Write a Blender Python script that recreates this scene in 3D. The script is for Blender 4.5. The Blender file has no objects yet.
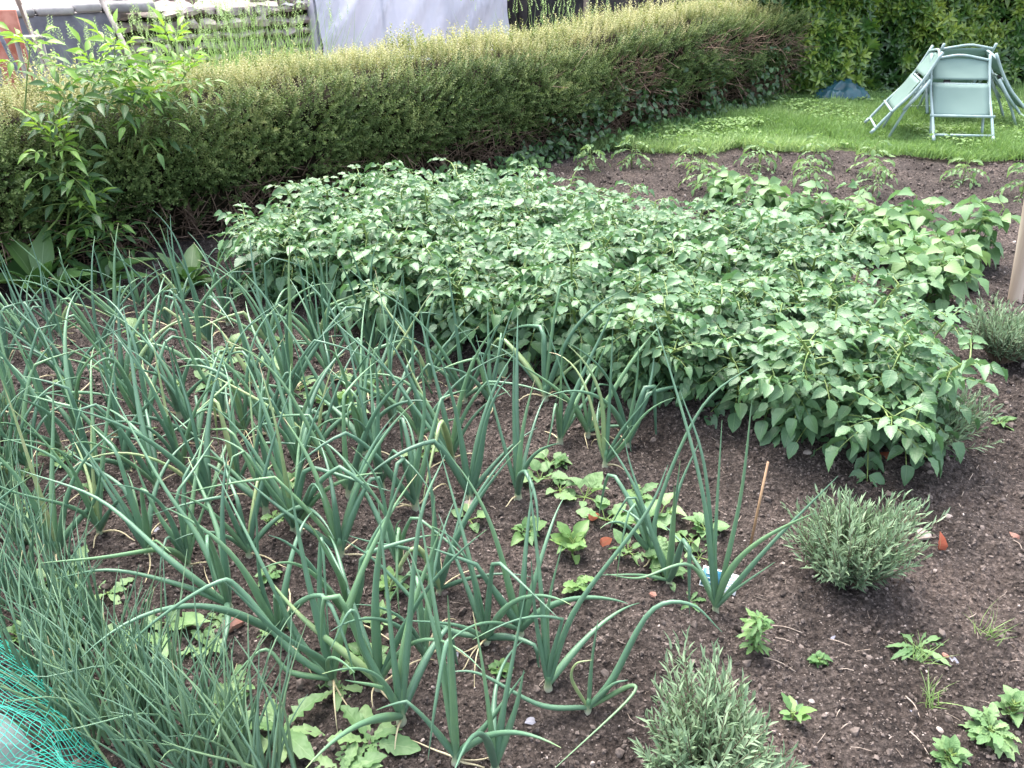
import bpy, math
import numpy as np
from mathutils import Vector, Matrix, Quaternion

rng = np.random.default_rng(11)
R = math.radians
SC = bpy.context.scene
COL = SC.collection
U = rng.uniform

# ------------------------------------------------------------------ camera model
FPX, PITCH, CAMH = 829.0, R(28.5), 1.6
cf = np.array([0, math.cos(PITCH), -math.sin(PITCH)])
cu = np.array([0, math.sin(PITCH), math.cos(PITCH)])
cr = np.array([1.0, 0, 0])


def ray(px, py):
    return cf + cr * (px - 512) / FPX - cu * (py - 384) / FPX


def gp(px, py, z=0.0):
    """where the photograph's sight line meets height z"""
    d = ray(px, py)
    t = (z - CAMH) / d[2]
    return np.array([0, 0, CAMH]) + d * t


def at(px, py, Y):
    d = ray(px, py)
    return np.array([0, 0, CAMH]) + d * (Y / d[1])


# ------------------------------------------------------------------ noise / soil height
_hash = rng.random((256, 256))


def vnoise(x, y):
    x = np.asarray(x, float); y = np.asarray(y, float)
    xi = np.floor(x).astype(int); yi = np.floor(y).astype(int)
    fx = x - xi; fy = y - yi
    fx = fx * fx * (3 - 2 * fx); fy = fy * fy * (3 - 2 * fy)
    h = lambda a, b: _hash[a & 255, b & 255]
    return ((h(xi, yi) * (1 - fx) + h(xi + 1, yi) * fx) * (1 - fy) + (h(xi, yi + 1) * (1 - fx) + h(xi + 1, yi + 1) * fx) * fy) * 2 - 1


ROW_A = (np.array([-1.42, 4.05]), np.array([1.12, 2.58]))
rdir = (ROW_A[1] - ROW_A[0]); rdir /= np.linalg.norm(rdir)
rper = np.array([-rdir[1], rdir[0]])


def soil_z(x, y):
    x = np.asarray(x, float); y = np.asarray(y, float)
    z = 0.022 * vnoise(x * 1.7 + 3, y * 1.7) + 0.023 * vnoise(x * 5.1, y * 5.1 + 9) + 0.012 * vnoise(x * 13 + 5, y * 13)
    s = (x - ROW_A[0][0]) * rdir[0] + (y - ROW_A[0][1]) * rdir[1]
    w = (x - ROW_A[0][0]) * rper[0] + (y - ROW_A[0][1]) * rper[1]
    ridge = np.exp(-(w / .2) ** 2) + np.exp(-((w - .5) / .2) ** 2) + np.exp(-((w - 1.0) / .2) ** 2)
    ends = np.clip((s + .2) / .3, 0, 1) * np.clip((3.4 - s) / .4, 0, 1)
    return z + 0.07 * ridge * ends


def soil_fine(x, y):
    c = np.abs(vnoise(x * 31 + 2, y * 31)); c2 = np.abs(vnoise(x * 58, y * 58 + 4)); c3 = vnoise(x * 21 + 8, y * 23)
    return 0.017 * (1 - c) * (0.5 + .5 * c3) + 0.008 * (1 - c2) + .005 * vnoise(x * 90, y * 90)


def on(p):
    return np.array([p[0], p[1], float(soil_z(p[0], p[1])) + .006])


# ------------------------------------------------------------------ object helpers
def tag(o, label, cat, group=None, kind=None):
    o['label'] = label
    o['category'] = cat
    if group: o['group'] = group
    if kind: o['kind'] = kind
    return o


def thing(name, label, cat, loc=(0, 0, 0), rz=0.0, group=None, kind=None):
    o = bpy.data.objects.new(name, None)
    COL.objects.link(o)
    o.empty_display_size = .05
    o.location = Vector([float(a) for a in loc]); o.rotation_euler = (0, 0, rz)
    return tag(o, label, cat, group, kind)


def dup(src, loc, rz, label=None, scale=1.0):
    c = src.copy(); COL.objects.link(c)
    c.location = Vector([float(a) for a in loc]); c.rotation_euler = (0, 0, rz); c.scale = (scale,) * 3
    if label: c['label'] = label
    for ch in list(src.children):
        d = ch.copy(); COL.objects.link(d); d.parent = c
        for g in list(ch.children):
            e = g.copy(); COL.objects.link(e); e.parent = d
    return c


class G:
    """collects geometry in numpy arrays, then links it as ONE mesh object"""
    def __init__(s):
        s.v = []; s.q = []; s.t = []; s.uv = []; s.tint = []; s.n = 0

    def add(s, v, faces, uv=None, tint=0.5):
        v = np.asarray(v, float).reshape(-1, 3)
        s.v.append(v)
        for f in (faces if isinstance(faces, list) else [faces]):
            f = np.asarray(f, int)
            if f.size == 0: continue
            (s.q if f.shape[1] == 4 else s.t).append(f + s.n)
        s.uv.append(np.zeros((len(v), 2)) if uv is None else uv)
        s.tint.append(np.full(len(v), tint) if np.isscalar(tint) else np.asarray(tint, float))
        s.n += len(v)
        return s

    def scatter(s, T, M, P, tint, F=None):
        """copies of template T: M (N,3,3) columns carry the scale, P (N,3)"""
        N, V = len(P), len(T['v'])
        if N == 0: return s
        v = np.einsum('nij,vj->nvi', M, T['v']) + P[:, None, :]
        if F is not None: v = v + F[:, None, :] * T['vf'][None, :, None]
        off = (np.arange(N) * V)[:, None, None]
        fs = [(f[None] + off).reshape(-1, f.shape[1]) for f in T['f']]
        tv = np.repeat(np.broadcast_to(tint, N), V) + np.tile(T.get('t', np.zeros(V)), N)
        return s.add(v.reshape(-1, 3), fs, np.tile(T['uv'], (N, 1)), tv)

    def build(s, name, mat, parent=None, smooth=True, loc=None):
        V = np.concatenate(s.v)
        q = np.concatenate(s.q) if s.q else np.zeros((0, 4), int)
        t = np.concatenate(s.t) if s.t else np.zeros((0, 3), int)
        me = bpy.data.meshes.new(name)
        me.vertices.add(len(V)); me.vertices.foreach_set('co', V.astype(np.float32).ravel())
        me.loops.add(q.size + t.size)
        me.loops.foreach_set('vertex_index', np.concatenate([q.ravel(), t.ravel()]).astype(np.int32))
        me.polygons.add(len(q) + len(t))
        ls = np.concatenate([np.arange(len(q)) * 4, q.size + np.arange(len(t)) * 3]).astype(np.int32)
        me.polygons.foreach_set('loop_start', ls)
        me.polygons.foreach_set('use_smooth', np.full(len(ls), smooth))
        me.update(calc_edges=True)
        a = me.attributes.new('tint', 'FLOAT', 'POINT'); a.data.foreach_set('value', np.concatenate(s.tint).astype(np.float32))
        uv = np.concatenate(s.uv); u3 = np.zeros((len(uv), 3), np.float32); u3[:, :2] = uv
        a = me.attributes.new('luv', 'FLOAT_VECTOR', 'POINT'); a.data.foreach_set('vector', u3.ravel())
        me.materials.append(mat)
        me.validate()
        o = bpy.data.objects.new(name, me); COL.objects.link(o)
        if parent is not None: o.parent = parent
        if loc is not None: o.location = loc
        return o


def norm(a):
    a = np.asarray(a, float)
    return a / np.maximum(np.linalg.norm(a, axis=-1, keepdims=True), 1e-9)


def basis(d, n):
    y = norm(d); x = norm(np.cross(y, n)); z = np.cross(x, y)
    return np.stack([x, y, z], axis=-1)


def rdirs(N, up=0.0):
    d = rng.normal(size=(N, 3)); d = norm(d); d[:, 2] += up
    return norm(d)


def leaves(g, T, P, D, Nn, L, Wd, tint):
    P = np.asarray(P, float).reshape(-1, 3); n = len(P)
    M = basis(np.broadcast_to(D, (n, 3)), np.broadcast_to(Nn, (n, 3)))
    L = np.broadcast_to(L, n); Wd = np.broadcast_to(Wd, n)
    F = M[:, :, 2] * Wd[:, None]
    M = M * np.stack([Wd, L, L], axis=-1)[:, None, :]
    g.scatter(T, M, P, tint, F)


def tube(g, path, rad, sides=6, tint=0.5, cap=True):
    path = np.asarray(path, float); n = len(path)
    rad = np.broadcast_to(rad, n)
    tan = norm(np.gradient(path, axis=0))
    ref = np.array([0, 0, 1.0]) if abs(tan[0][2]) < .9 else np.array([1.0, 0, 0])
    a = norm(np.cross(tan[0], ref)); A = [a]
    for i in range(1, n):
        a = a - tan[i] * np.dot(a, tan[i]); a = norm(a); A.append(a)
    A = np.array(A); B = np.cross(tan, A)
    th = np.arange(sides) * 2 * math.pi / sides
    v = path[:, None, :] + rad[:, None, None] * (A[:, None, :] * np.cos(th)[None, :, None] + B[:, None, :] * np.sin(th)[None, :, None])
    i, j = np.meshgrid(np.arange(n - 1), np.arange(sides), indexing='ij')
    j2 = (j + 1) % sides
    f = np.stack([i * sides + j, i * sides + j2, (i + 1) * sides + j2, (i + 1) * sides + j], -1).reshape(-1, 4)
    uv = np.stack(np.broadcast_arrays(th[None, :] / 6.283, np.linspace(0, 1, n)[:, None]), -1).reshape(-1, 2)
    vv = v.reshape(-1, 3)
    fs = [f]
    if cap:
        vv = np.concatenate([vv, path[:1], path[-1:]]); uv = np.concatenate([uv, [[0, 0], [0, 1]]])
        k = np.arange(sides); k2 = (k + 1) % sides; m = n * sides
        fs.append(np.stack([k2, k, np.full(sides, m)], -1))
        fs.append(np.stack([k + (n - 1) * sides, k2 + (n - 1) * sides, np.full(sides, m + 1)], -1))
    tt = tint if np.isscalar(tint) else np.concatenate([np.repeat(tint, sides), ([tint[0], tint[-1]] if cap else [])])
    g.add(vv, fs, uv, tt)


def spline(pts, n=14):
    """Catmull-Rom through points"""
    p = np.asarray(pts, float)
    p = np.concatenate([[2 * p[0] - p[1]], p, [2 * p[-1] - p[-2]]])
    out = []
    seg = len(p) - 3
    for k in np.linspace(0, seg - 1e-6, n):
        i = int(k); t = k - i
        a, b, c, d = p[i:i + 4]
        out.append(.5 * (2 * b + (c - a) * t + (2 * a - 5 * b + 4 * c - d) * t * t + (3 * b - 3 * c + d - a) * t ** 3))
    return np.array(out)


def box(g, c, size, rot=None, tint=.5, bev=0.0):
    sx, sy, sz = [a / 2 for a in size]
    b = min(bev, sx * .9, sy * .9, sz * .9)
    if b <= 0:
        v = np.array([[x, y, z] for x in (-sx, sx) for y in (-sy, sy) for z in (-sz, sz)])
        f = np.array([[0, 1, 3, 2], [4, 6, 7, 5], [0, 4, 5, 1], [2, 3, 7, 6], [0, 2, 6, 4], [1, 5, 7, 3]])
        fs = [f]
    else:
        v = []
        idx = {}
        for x in (-1, 1):
            for y in (-1, 1):
                for z in (-1, 1):
                    for ax in range(3):
                        p = [x * (sx - b), y * (sy - b), z * (sz - b)]
                        p[ax] = (x, y, z)[ax] * (sx, sy, sz)[ax]
                        idx[(x, y, z, ax)] = len(v); v.append(p)
        v = np.array(v); q = []; t = []
        def order(ids):
            P = v[ids]; c0 = P.mean(0); nrm = norm(c0)
            a = norm(P[0] - c0); bb = np.cross(nrm, a)
            ang = [math.atan2(np.dot(p - c0, bb), np.dot(p - c0, a)) for p in P]
            return [ids[k] for k in np.argsort(ang)]
        for ax in range(3):
            for sg in (-1, 1):
                q.append(order([idx[k] for k in idx if k[3] == ax and k[ax] == sg]))
        for a1, a2 in ((0, 1), (0, 2), (1, 2)):
            for s1 in (-1, 1):
                for s2 in (-1, 1):
                    q.append(order([idx[k] for k in idx if k[3] in (a1, a2) and k[a1] == s1 and k[a2] == s2]))
        for x in (-1, 1):
            for y in (-1, 1):
                for z in (-1, 1):
                    t.append(order([idx[(x, y, z, a)] for a in range(3)]))
        fs = [np.array(q), np.array(t)]
    if rot is not None: v = v @ np.array(rot).T
    g.add(v + np.asarray(c, float), fs, None, tint)


def rotz(a):
    return np.array([[math.cos(a), -math.sin(a), 0], [math.sin(a), math.cos(a), 0], [0, 0, 1]])


# ------------------------------------------------------------------ templates
def leaf_t(ws, fold=.18, droop=.15, cup=0.0, wave=0.0):
    """leaf blade: length 1 along +Y, half widths ws/2, midrib fold, droop"""
    n = len(ws); t = np.linspace(0, 1, n)
    v = []; uv = []; vf = []
    for i in range(n):
        z0 = -droop * t[i] ** 2
        w = ws[i] * .5
        wv = wave * math.sin(i * 2.4)
        v += [[-w, t[i], z0], [0, t[i], z0], [w, t[i], z0]]; vf += [fold * w * 1.4 + wv * w, 0, fold * w * 1.4 - wv * w]
        uv += [[0, t[i]], [.5, t[i]], [1, t[i]]]
    f = []
    for i in range(n - 1):
        a = i * 3
        f += [[a, a + 1, a + 4, a + 3], [a + 1, a + 2, a + 5, a + 4]]
    return dict(v=np.array(v), f=[np.array(f)], uv=np.array(uv), vf=np.array(vf))


def ovate(a, b, n=9):
    t = np.linspace(0, 1, n); w = t ** a * (1 - t) ** b; w = w / w.max(); w[0] = .04; w[-1] = .02
    return list(w)


T_OVATE = [leaf_t(ovate(.58, .95), .35, .22, 0, .12), leaf_t(ovate(.5, .95), .55, .42, 0, -.14), leaf_t(ovate(.66, .9), .15, .1, 0, .16)]
T_LANCE = [leaf_t([.03, .7, 1.0, .8, .42, .02], .3, .25), leaf_t([.03, .65, 1.0, .85, .45, .02], .5, .45)]
T_HEART = [leaf_t([.5, 1.0, .95, .7, .35, .02], .2, .35, 0, .1), leaf_t([.5, 1.0, .98, .75, .35, .02], .35, .15, 0, -.1)]
T_SPOON = [leaf_t([.14, .12, .34, .2, .55, .42, .85, .72, 1.0, .84, .92, .62, .5, .1], .3, .35, 0, .35), leaf_t([.14, .14, .5, .3, .62, .5, .9, .8, .95, .7, .72, .4, .08], .2, .6, 0, -.4)]
T_BLADE = leaf_t([1, .9, .65, .05], .5, .35)
T_NEEDLE = leaf_t([.6, 1.0, .1], .6, .08)
T_SIMPLE = leaf_t([.05, 1.0, .05], .3, .1)


# ------------------------------------------------------------------ materials
def mat_new(name):
    m = bpy.data.materials.new(name); m.use_nodes = True
    nt = m.node_tree
    return m, nt, nt.nodes['Principled BSDF'], nt.nodes['Material Output']


def nd(nt, typ, **kw):
    n = nt.nodes.new(typ)
    for k, v in kw.items():
        if k in n.inputs: n.inputs[k].default_value = v
        else: setattr(n, k, v)
    return n


def ramp(nt, stops, fac):
    r = nt.nodes.new('ShaderNodeValToRGB')
    e = r.color_ramp.elements
    while len(e) > 1: e.remove(e[-1])
    e[0].position = stops[0][0]; e[0].color = (*stops[0][1], 1)
    for p, c in stops[1:]:
        k = e.new(p); k.color = (*c, 1)
    nt.links.new(fac, r.inputs['Fac'])
    return r.outputs['Color']


def leaf_mat(name, stops, rough=.45, trans=.25, vein=0.0, spec=.5, nscale=9.0, namp=.35, pale=None):
    m, nt, b, out = mat_new(name)
    L = nt.links.new
    att = nd(nt, 'ShaderNodeAttribute', attribute_name='tint')
    tc = nd(nt, 'ShaderNodeTexCoord')
    nz = nd(nt, 'ShaderNodeTexNoise', Scale=nscale, Detail=3.0)
    L(tc.outputs['Object'], nz.inputs['Vector'])
    ma = nd(nt, 'ShaderNodeMath', operation='MULTIPLY_ADD'); ma.inputs[1].default_value = namp; ma.inputs[2].default_value = -namp / 2
    L(nz.outputs['Fac'], ma.inputs[0])
    ad = nd(nt, 'ShaderNodeMath', operation='ADD'); L(att.outputs['Fac'], ad.inputs[0]); L(ma.outputs[0], ad.inputs[1])
    col = ramp(nt, stops, ad.outputs[0])
    if vein > 0:
        uv = nd(nt, 'ShaderNodeAttribute', attribute_name='luv')
        sx = nd(nt, 'ShaderNodeSeparateXYZ'); L(uv.outputs['Vector'], sx.inputs[0])
        ab = nd(nt, 'ShaderNodeMath', operation='SUBTRACT'); ab.inputs[1].default_value = .5; L(sx.outputs['X'], ab.inputs[0])
        ab2 = nd(nt, 'ShaderNodeMath', operation='ABSOLUTE'); L(ab.outputs[0], ab2.inputs[0])
        # side veins: bands that climb outwards from the midrib
        m1 = nd(nt, 'ShaderNodeMath', operation='MULTIPLY_ADD'); m1.inputs[1].default_value = -.55; L(ab2.outputs[0], m1.inputs[0]); L(sx.outputs['Y'], m1.inputs[2])
        m2 = nd(nt, 'ShaderNodeMath', operation='MULTIPLY'); m2.inputs[1].default_value = 42.0; L(m1.outputs[0], m2.inputs[0])
        m3 = nd(nt, 'ShaderNodeMath', operation='SINE'); L(m2.outputs[0], m3.inputs[0])
        mr = nd(nt, 'ShaderNodeMapRange'); mr.inputs[1].default_value = .03; mr.inputs[2].default_value = 0.0; L(ab2.outputs[0], mr.inputs[0])
        mx = nd(nt, 'ShaderNodeMix', data_type='RGBA'); mx.inputs[7].default_value = (*(pale or (.22, .32, .15)), 1)
        mm = nd(nt, 'ShaderNodeMath', operation='MULTIPLY'); mm.inputs[1].default_value = .55; L(mr.outputs[0], mm.inputs[0])
        L(mm.outputs[0], mx.inputs[0]); L(col, mx.inputs[6]); col = mx.outputs[2]
        bp = nd(nt, 'ShaderNodeBump', Strength=vein, Distance=.0022)
        hs = nd(nt, 'ShaderNodeMath', operation='MULTIPLY_ADD'); hs.inputs[1].default_value = .16; L(m3.outputs[0], hs.inputs[0]); L(nz.outputs['Fac'], hs.inputs[2])
        L(hs.outputs[0], bp.inputs['Height']); L(bp.outputs['Normal'], b.inputs['Normal'])
    L(col, b.inputs['Base Color'])
    b.inputs['Roughness'].default_value = rough
    b.inputs['Specular IOR Level'].default_value = spec
    if trans > 0:
        tr = nd(nt, 'ShaderNodeBsdfTranslucent')
        hv = nd(nt, 'ShaderNodeHueSaturation'); hv.inputs['Saturation'].default_value = 1.15; hv.inputs['Value'].default_value = 1.5; hv.inputs['Hue'].default_value = .49
        L(col, hv.inputs['Color']); L(hv.outputs['Color'], tr.inputs['Color'])
        ms = nd(nt, 'ShaderNodeMixShader'); ms.inputs[0].default_value = trans
        L(b.outputs[0], ms.inputs[1]); L(tr.outputs[0], ms.inputs[2]); L(ms.outputs[0], out.inputs['Surface'])
    return m


def plain_mat(name, c1, c2, scale=20.0, rough=.7, bump=.2, dist=.01, detail=6.0, metal=0.0, spec=.5, stretch=(1, 1, 1), lo=.35, hi=.65):
    m, nt, b, out = mat_new(name)
    L = nt.links.new
    tc = nd(nt, 'ShaderNodeTexCoord'); mp = nd(nt, 'ShaderNodeMapping'); mp.inputs['Scale'].default_value = stretch
    L(tc.outputs['Object'], mp.inputs['Vector'])
    nz = nd(nt, 'ShaderNodeTexNoise', Scale=scale, Detail=detail); L(mp.outputs[0], nz.inputs['Vector'])
    att = nd(nt, 'ShaderNodeAttribute', attribute_name='tint')
    ad = nd(nt, 'ShaderNodeMath', operation='MULTIPLY_ADD'); ad.inputs[1].default_value = .3; L(att.outputs['Fac'], ad.inputs[0])
    su = nd(nt, 'ShaderNodeMath', operation='SUBTRACT'); su.inputs[1].default_value = .15; L(nz.outputs['Fac'], su.inputs[0]); L(su.outputs[0], ad.inputs[2])
    L(ramp(nt, [(lo, c1), (hi, c2)], ad.outputs[0]), b.inputs['Base Color'])
    b.inputs['Roughness'].default_value = rough; b.inputs['Metallic'].default_value = metal; b.inputs['Specular IOR Level'].default_value = spec
    if bump:
        bp = nd(nt, 'ShaderNodeBump', Strength=bump, Distance=dist); L(nz.outputs['Fac'], bp.inputs['Height']); L(bp.outputs['Normal'], b.inputs['Normal'])
    return m


def soil_mat(name):
    m, nt, b, out = mat_new(name)
    L = nt.links.new
    tc = nd(nt, 'ShaderNodeTexCoord')
    n1 = nd(nt, 'ShaderNodeTexNoise', Scale=2.6, Detail=7.0, Roughness=.62); n2 = nd(nt, 'ShaderNodeTexNoise', Scale=70.0, Detail=8.0, Roughness=.7)
    vo = nd(nt, 'ShaderNodeTexVoronoi', Scale=95.0); vo2 = nd(nt, 'ShaderNodeTexVoronoi', Scale=210.0)
    for n in (n1, n2, vo, vo2): L(tc.outputs['Object'], n.inputs['Vector'])
    c1 = ramp(nt, [(.32, (.019, .015, .013)), (.5, (.06, .0475, .0415)), (.68, (.155, .125, .11))], n2.outputs['Fac'])  # wide range: shadows between the crumbs are put into the dark end
    c2 = ramp(nt, [(.38, (.72, .70, .69)), (.5, (1.0, 1.0, 1.0)), (.64, (1.6, 1.56, 1.54))], n1.outputs['Fac'])
    mu = nd(nt, 'ShaderNodeMix', data_type='RGBA', blend_type='MULTIPLY'); mu.inputs[0].default_value = 1
    L(c1, mu.inputs[6]); L(c2, mu.inputs[7])
    # pale grit: a few voronoi cells only
    sp = nd(nt, 'ShaderNodeSeparateColor'); L(vo2.outputs['Color'], sp.inputs[0])
    gt = nd(nt, 'ShaderNodeMath', operation='GREATER_THAN'); gt.inputs[1].default_value = .955; L(sp.outputs[0], gt.inputs[0])
    lt = nd(nt, 'ShaderNodeMath', operation='LESS_THAN'); lt.inputs[1].default_value = .34; L(vo2.outputs['Distance'], lt.inputs[0])
    mg = nd(nt, 'ShaderNodeMath', operation='MULTIPLY'); L(gt.outputs[0], mg.inputs[0]); L(lt.outputs[0], mg.inputs[1])
    mx = nd(nt, 'ShaderNodeMix', data_type='RGBA'); mx.inputs[7].default_value = (.32, .27, .24, 1)
    L(mg.outputs[0], mx.inputs[0]); L(mu.outputs[2], mx.inputs[6])
    L(mx.outputs[2], b.inputs['Base Color'])
    b.inputs['Roughness'].default_value = .93; b.inputs['Specular IOR Level'].default_value = .2
    bp = nd(nt, 'ShaderNodeBump', Strength=1.0, Distance=.02); L(n2.outputs['Fac'], bp.inputs['Height'])
    bp2 = nd(nt, 'ShaderNodeBump', Strength=.8, Distance=.012); L(vo.outputs['Distance'], bp2.inputs['Height']); L(bp.outputs['Normal'], bp2.inputs['Normal'])
    L(bp2.outputs['Normal'], b.inputs['Normal'])
    return m


M = {}
M['soil'] = soil_mat('soil')
M['clod'] = plain_mat('soil clod', (.04, .032, .028), (.165, .134, .118), 60, .95, .6, .004, spec=.15)
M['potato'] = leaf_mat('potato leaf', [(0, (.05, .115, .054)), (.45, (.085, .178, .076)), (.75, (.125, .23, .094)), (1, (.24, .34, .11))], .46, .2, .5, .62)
M['potato_stem'] = plain_mat('potato stem', (.10, .17, .04), (.2, .27, .07), 15, .5, .1)
M['bean'] = leaf_mat('bean leaf', [(0, (.08, .16, .055)), (.5, (.125, .235, .10)), (1, (.22, .33, .13))], .5, .25, .5, .4)
M['onion'] = leaf_mat('onion leaf', [(0, (.065, .14, .09)), (.4, (.115, .225, .135)), (.7, (.165, .29, .13)), (.9, (.32, .38, .17)), (1, (.5, .43, .26))], .42, .12, 0, .6, 22, .34)
M['onion_base'] = leaf_mat('onion neck', [(0, (.5, .48, .38)), (.45, (.34, .40, .24)), (1, (.09, .2, .1))], .4, .1, 0, .5, 30, .15)
M['chive'] = leaf_mat('chive leaf', [(0, (.08, .155, .10)), (.5, (.125, .225, .135)), (.9, (.2, .30, .14)), (1, (.5, .43, .24))], .38, .12, 0, .5, 10, .2)
M['lavender'] = leaf_mat('lavender leaf', [(0, (.11, .185, .105)), (.5, (.21, .305, .18)), (1, (.33, .43, .27))], .6, .15, 0, .3)
M['wood_stem'] = plain_mat('woody stem', (.09, .065, .045), (.2, .15, .1), 40, .8, .3)
M['radish'] = leaf_mat('radish leaf', [(0, (.07, .15, .055)), (.5, (.13, .235, .09)), (1, (.24, .35, .15))], .5, .25, .5, .4)
M['weed'] = leaf_mat('weed leaf', [(0, (.05, .125, .04)), (.5, (.10, .20, .065)), (1, (.19, .31, .09))], .5, .25, .3, .4)
M['tomato'] = leaf_mat('tomato leaf', [(0, (.06, .13, .06)), (.5, (.12, .22, .09)), (1, (.24, .35, .12))], .5, .25, .3, .4)
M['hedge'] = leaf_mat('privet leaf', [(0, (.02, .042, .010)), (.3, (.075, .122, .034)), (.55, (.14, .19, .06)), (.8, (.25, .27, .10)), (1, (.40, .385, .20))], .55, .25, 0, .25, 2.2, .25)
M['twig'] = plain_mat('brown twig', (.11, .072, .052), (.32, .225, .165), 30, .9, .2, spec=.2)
M['core'] = plain_mat('shaded core', (.012, .010, .006), (.035, .03, .018), 25, .95, .8, .05, spec=.1)  # near-black: interior shade put into the colour of the solid fill
M['laurel'] = leaf_mat('laurel leaf', [(0, (.02, .06, .014)), (.4, (.05, .12, .026)), (.65, (.13, .22, .04)), (1, (.34, .42, .08))], .35, .25, 0, .6, 1.5, .3)
M['elder'] = leaf_mat('elder leaf', [(0, (.022, .06, .02)), (.45, (.05, .115, .032)), (.7, (.14, .27, .05)), (1, (.27, .44, .085))], .45, .28, .3, .5)
M['dock'] = leaf_mat('dock leaf', [(0, (.04, .10, .03)), (.5, (.065, .14, .04)), (1, (.12, .2, .05))], .45, .2, .5, .5)
M['ivy'] = leaf_mat('ivy leaf', [(0, (.02, .055, .018)), (.5, (.045, .10, .03)), (1, (.12, .2, .06))], .4, .1, .3, .5)
M['grass'] = leaf_mat('grass blade', [(0, (.10, .18, .055)), (.5, (.185, .30, .10)), (1, (.33, .44, .2))], .55, .3, 0, .3, 1.5, .4)
M['turf'] = plain_mat('turf base', (.035, .05, .016), (.08, .115, .03), 12, .95, .3)
M['field'] = plain_mat('rough ground', (.13, .11, .095), (.24, .20, .18), 1.2, .95, .3, .05)
M['chair_metal'] = plain_mat('painted tube', (.24, .33, .32), (.32, .40, .39), 12, .38, .03)
M['chair_fabric'] = leaf_mat('sling fabric', [(0, (.16, .25, .22)), (1, (.23, .325, .29))], .6, .22, 0, .4, 6, .3)
M['black'] = plain_mat('black plastic', (.012, .012, .013), (.02, .02, .02), 20, .5, 0)
M['tarp'] = plain_mat('teal tarpaulin', (.008, .045, .06), (.02, .085, .105), 9, .45, .1)
M['tarp_light'] = plain_mat('pale blue sheet', (.16, .38, .46), (.25, .48, .55), 9, .5, .1)
M['net'] = plain_mat('green netting', (.02, .32, .24), (.05, .48, .36), 40, .45, 0)
M['stone'] = plain_mat('wall stone', (.24, .20, .185), (.52, .44, .41), 5, .9, .5, .02)
M['concrete'] = plain_mat('grey render', (.13, .13, .155), (.24, .24, .275), 5, .95, .4, .02)
M['coping'] = plain_mat('pale coping', (.2, .19, .19), (.36, .34, .33), 9, .95, .4, .02)
M['rust'] = plain_mat('rust red board', (.30, .085, .05), (.5, .22, .16), 9, .85, .2)
M['oldwood'] = plain_mat('weathered wood', (.16, .11, .085), (.33, .26, .21), 10, .85, .35, .01, stretch=(1, 1, .08))
M['greywood'] = plain_mat('grey wood', (.22, .19, .17), (.42, .37, .33), 10, .85, .35, .01, stretch=(1, 1, .08))
M['post'] = plain_mat('round stake wood', (.34, .25, .18), (.52, .42, .33), 14, .8, .35, .006, stretch=(1, 1, .06))
M['bamboo'] = plain_mat('split cane', (.30, .17, .09), (.45, .28, .16), 30, .6, .1, stretch=(1, 1, .1))
M['darkwood'] = plain_mat('dark shed timber', (.012, .010, .012), (.04, .032, .034), 6, .9, .3, .01)
M['pebble'] = plain_mat('pale pebble', (.2, .16, .14), (.38, .32, .285), 40, .8, .3, .003)
M['slate'] = plain_mat('blue grey slate', (.11, .11, .135), (.2, .2, .24), 30, .6, .2, .003)
M['brick'] = plain_mat('brick chip', (.2, .09, .065), (.34, .19, .15), 30, .9, .4, .003)
M['deadleaf'] = leaf_mat('dead leaf', [(0, (.24, .06, .03)), (1, (.42, .14, .08))], .6, .2, .3, .3)
M['straw'] = plain_mat('dry stalk', (.22, .17, .135), (.4, .33, .27), 30, .8, .1)


def plastic_mat(name, col, rough, alpha):
    m, nt, b, out = mat_new(name)
    b.inputs['Base Color'].default_value = (*col, 1); b.inputs['Roughness'].default_value = rough
    tr = nd(nt, 'ShaderNodeBsdfTranslucent'); tr.inputs['Color'].default_value = (*col, 1)
    tp = nd(nt, 'ShaderNodeBsdfTransparent')
    m1 = nd(nt, 'ShaderNodeMixShader'); m1.inputs[0].default_value = .45
    m2 = nd(nt, 'ShaderNodeMixShader'); m2.inputs[0].default_value = alpha
    L = nt.links.new
    L(b.outputs[0], m1.inputs[1]); L(tr.outputs[0], m1.inputs[2]); L(m1.outputs[0], m2.inputs[1]); L(tp.outputs[0], m2.inputs[2]); L(m2.outputs[0], out.inputs['Surface'])
    return m


M['poly'] = plastic_mat('polythene', (.66, .66, .74), .25, .06)
M['cloche'] = plastic_mat('clear plastic', (.5, .58, .56), .2, .5)


# ------------------------------------------------------------------ setting: ground, soil, lawn
def grid_mesh(xs, ys, zf):
    X, Y = np.meshgrid(xs, ys, indexing='xy')
    Z = zf(X, Y)
    v = np.stack([X, Y, Z], -1).reshape(-1, 3)
    nx, ny = len(xs), len(ys)
    j, i = np.meshgrid(np.arange(ny - 1), np.arange(nx - 1), indexing='ij')
    a = j * nx + i
    return v, np.stack([a, a + 1, a + nx + 1, a + nx], -1).reshape(-1, 4)


def graded(lo, hi, a, b, fine, grow):
    c = list(np.arange(a, b, fine)); s = fine
    x = c[-1]
    while x < hi: s *= grow; x += s; c.append(x)
    s = fine; x = c[0]; pre = []
    while x > lo: s *= grow; x -= s; pre.append(x)
    return np.array(pre[::-1] + c)


g = G()
v, f = grid_mesh(np.linspace(-300, 300, 41), np.linspace(-100, 500, 41), lambda x, y: 0 * x - .12)
g.add(v, f); tag(g.build('ground', M['field']), 'rough ground spreading out beyond the garden', 'ground', kind='structure')

g = G()
v, f = grid_mesh(graded(-6, 8, -1.7, 2.2, .0115, 1.03), graded(-1, 8.6, .75, 3.1, .0105, 1.018), lambda x, y: soil_z(x, y) + soil_fine(x, y))
g.add(v, f); tag(g.build('soil', M['soil']), 'dark crumbly soil of the vegetable bed', 'soil', kind='structure')

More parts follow.
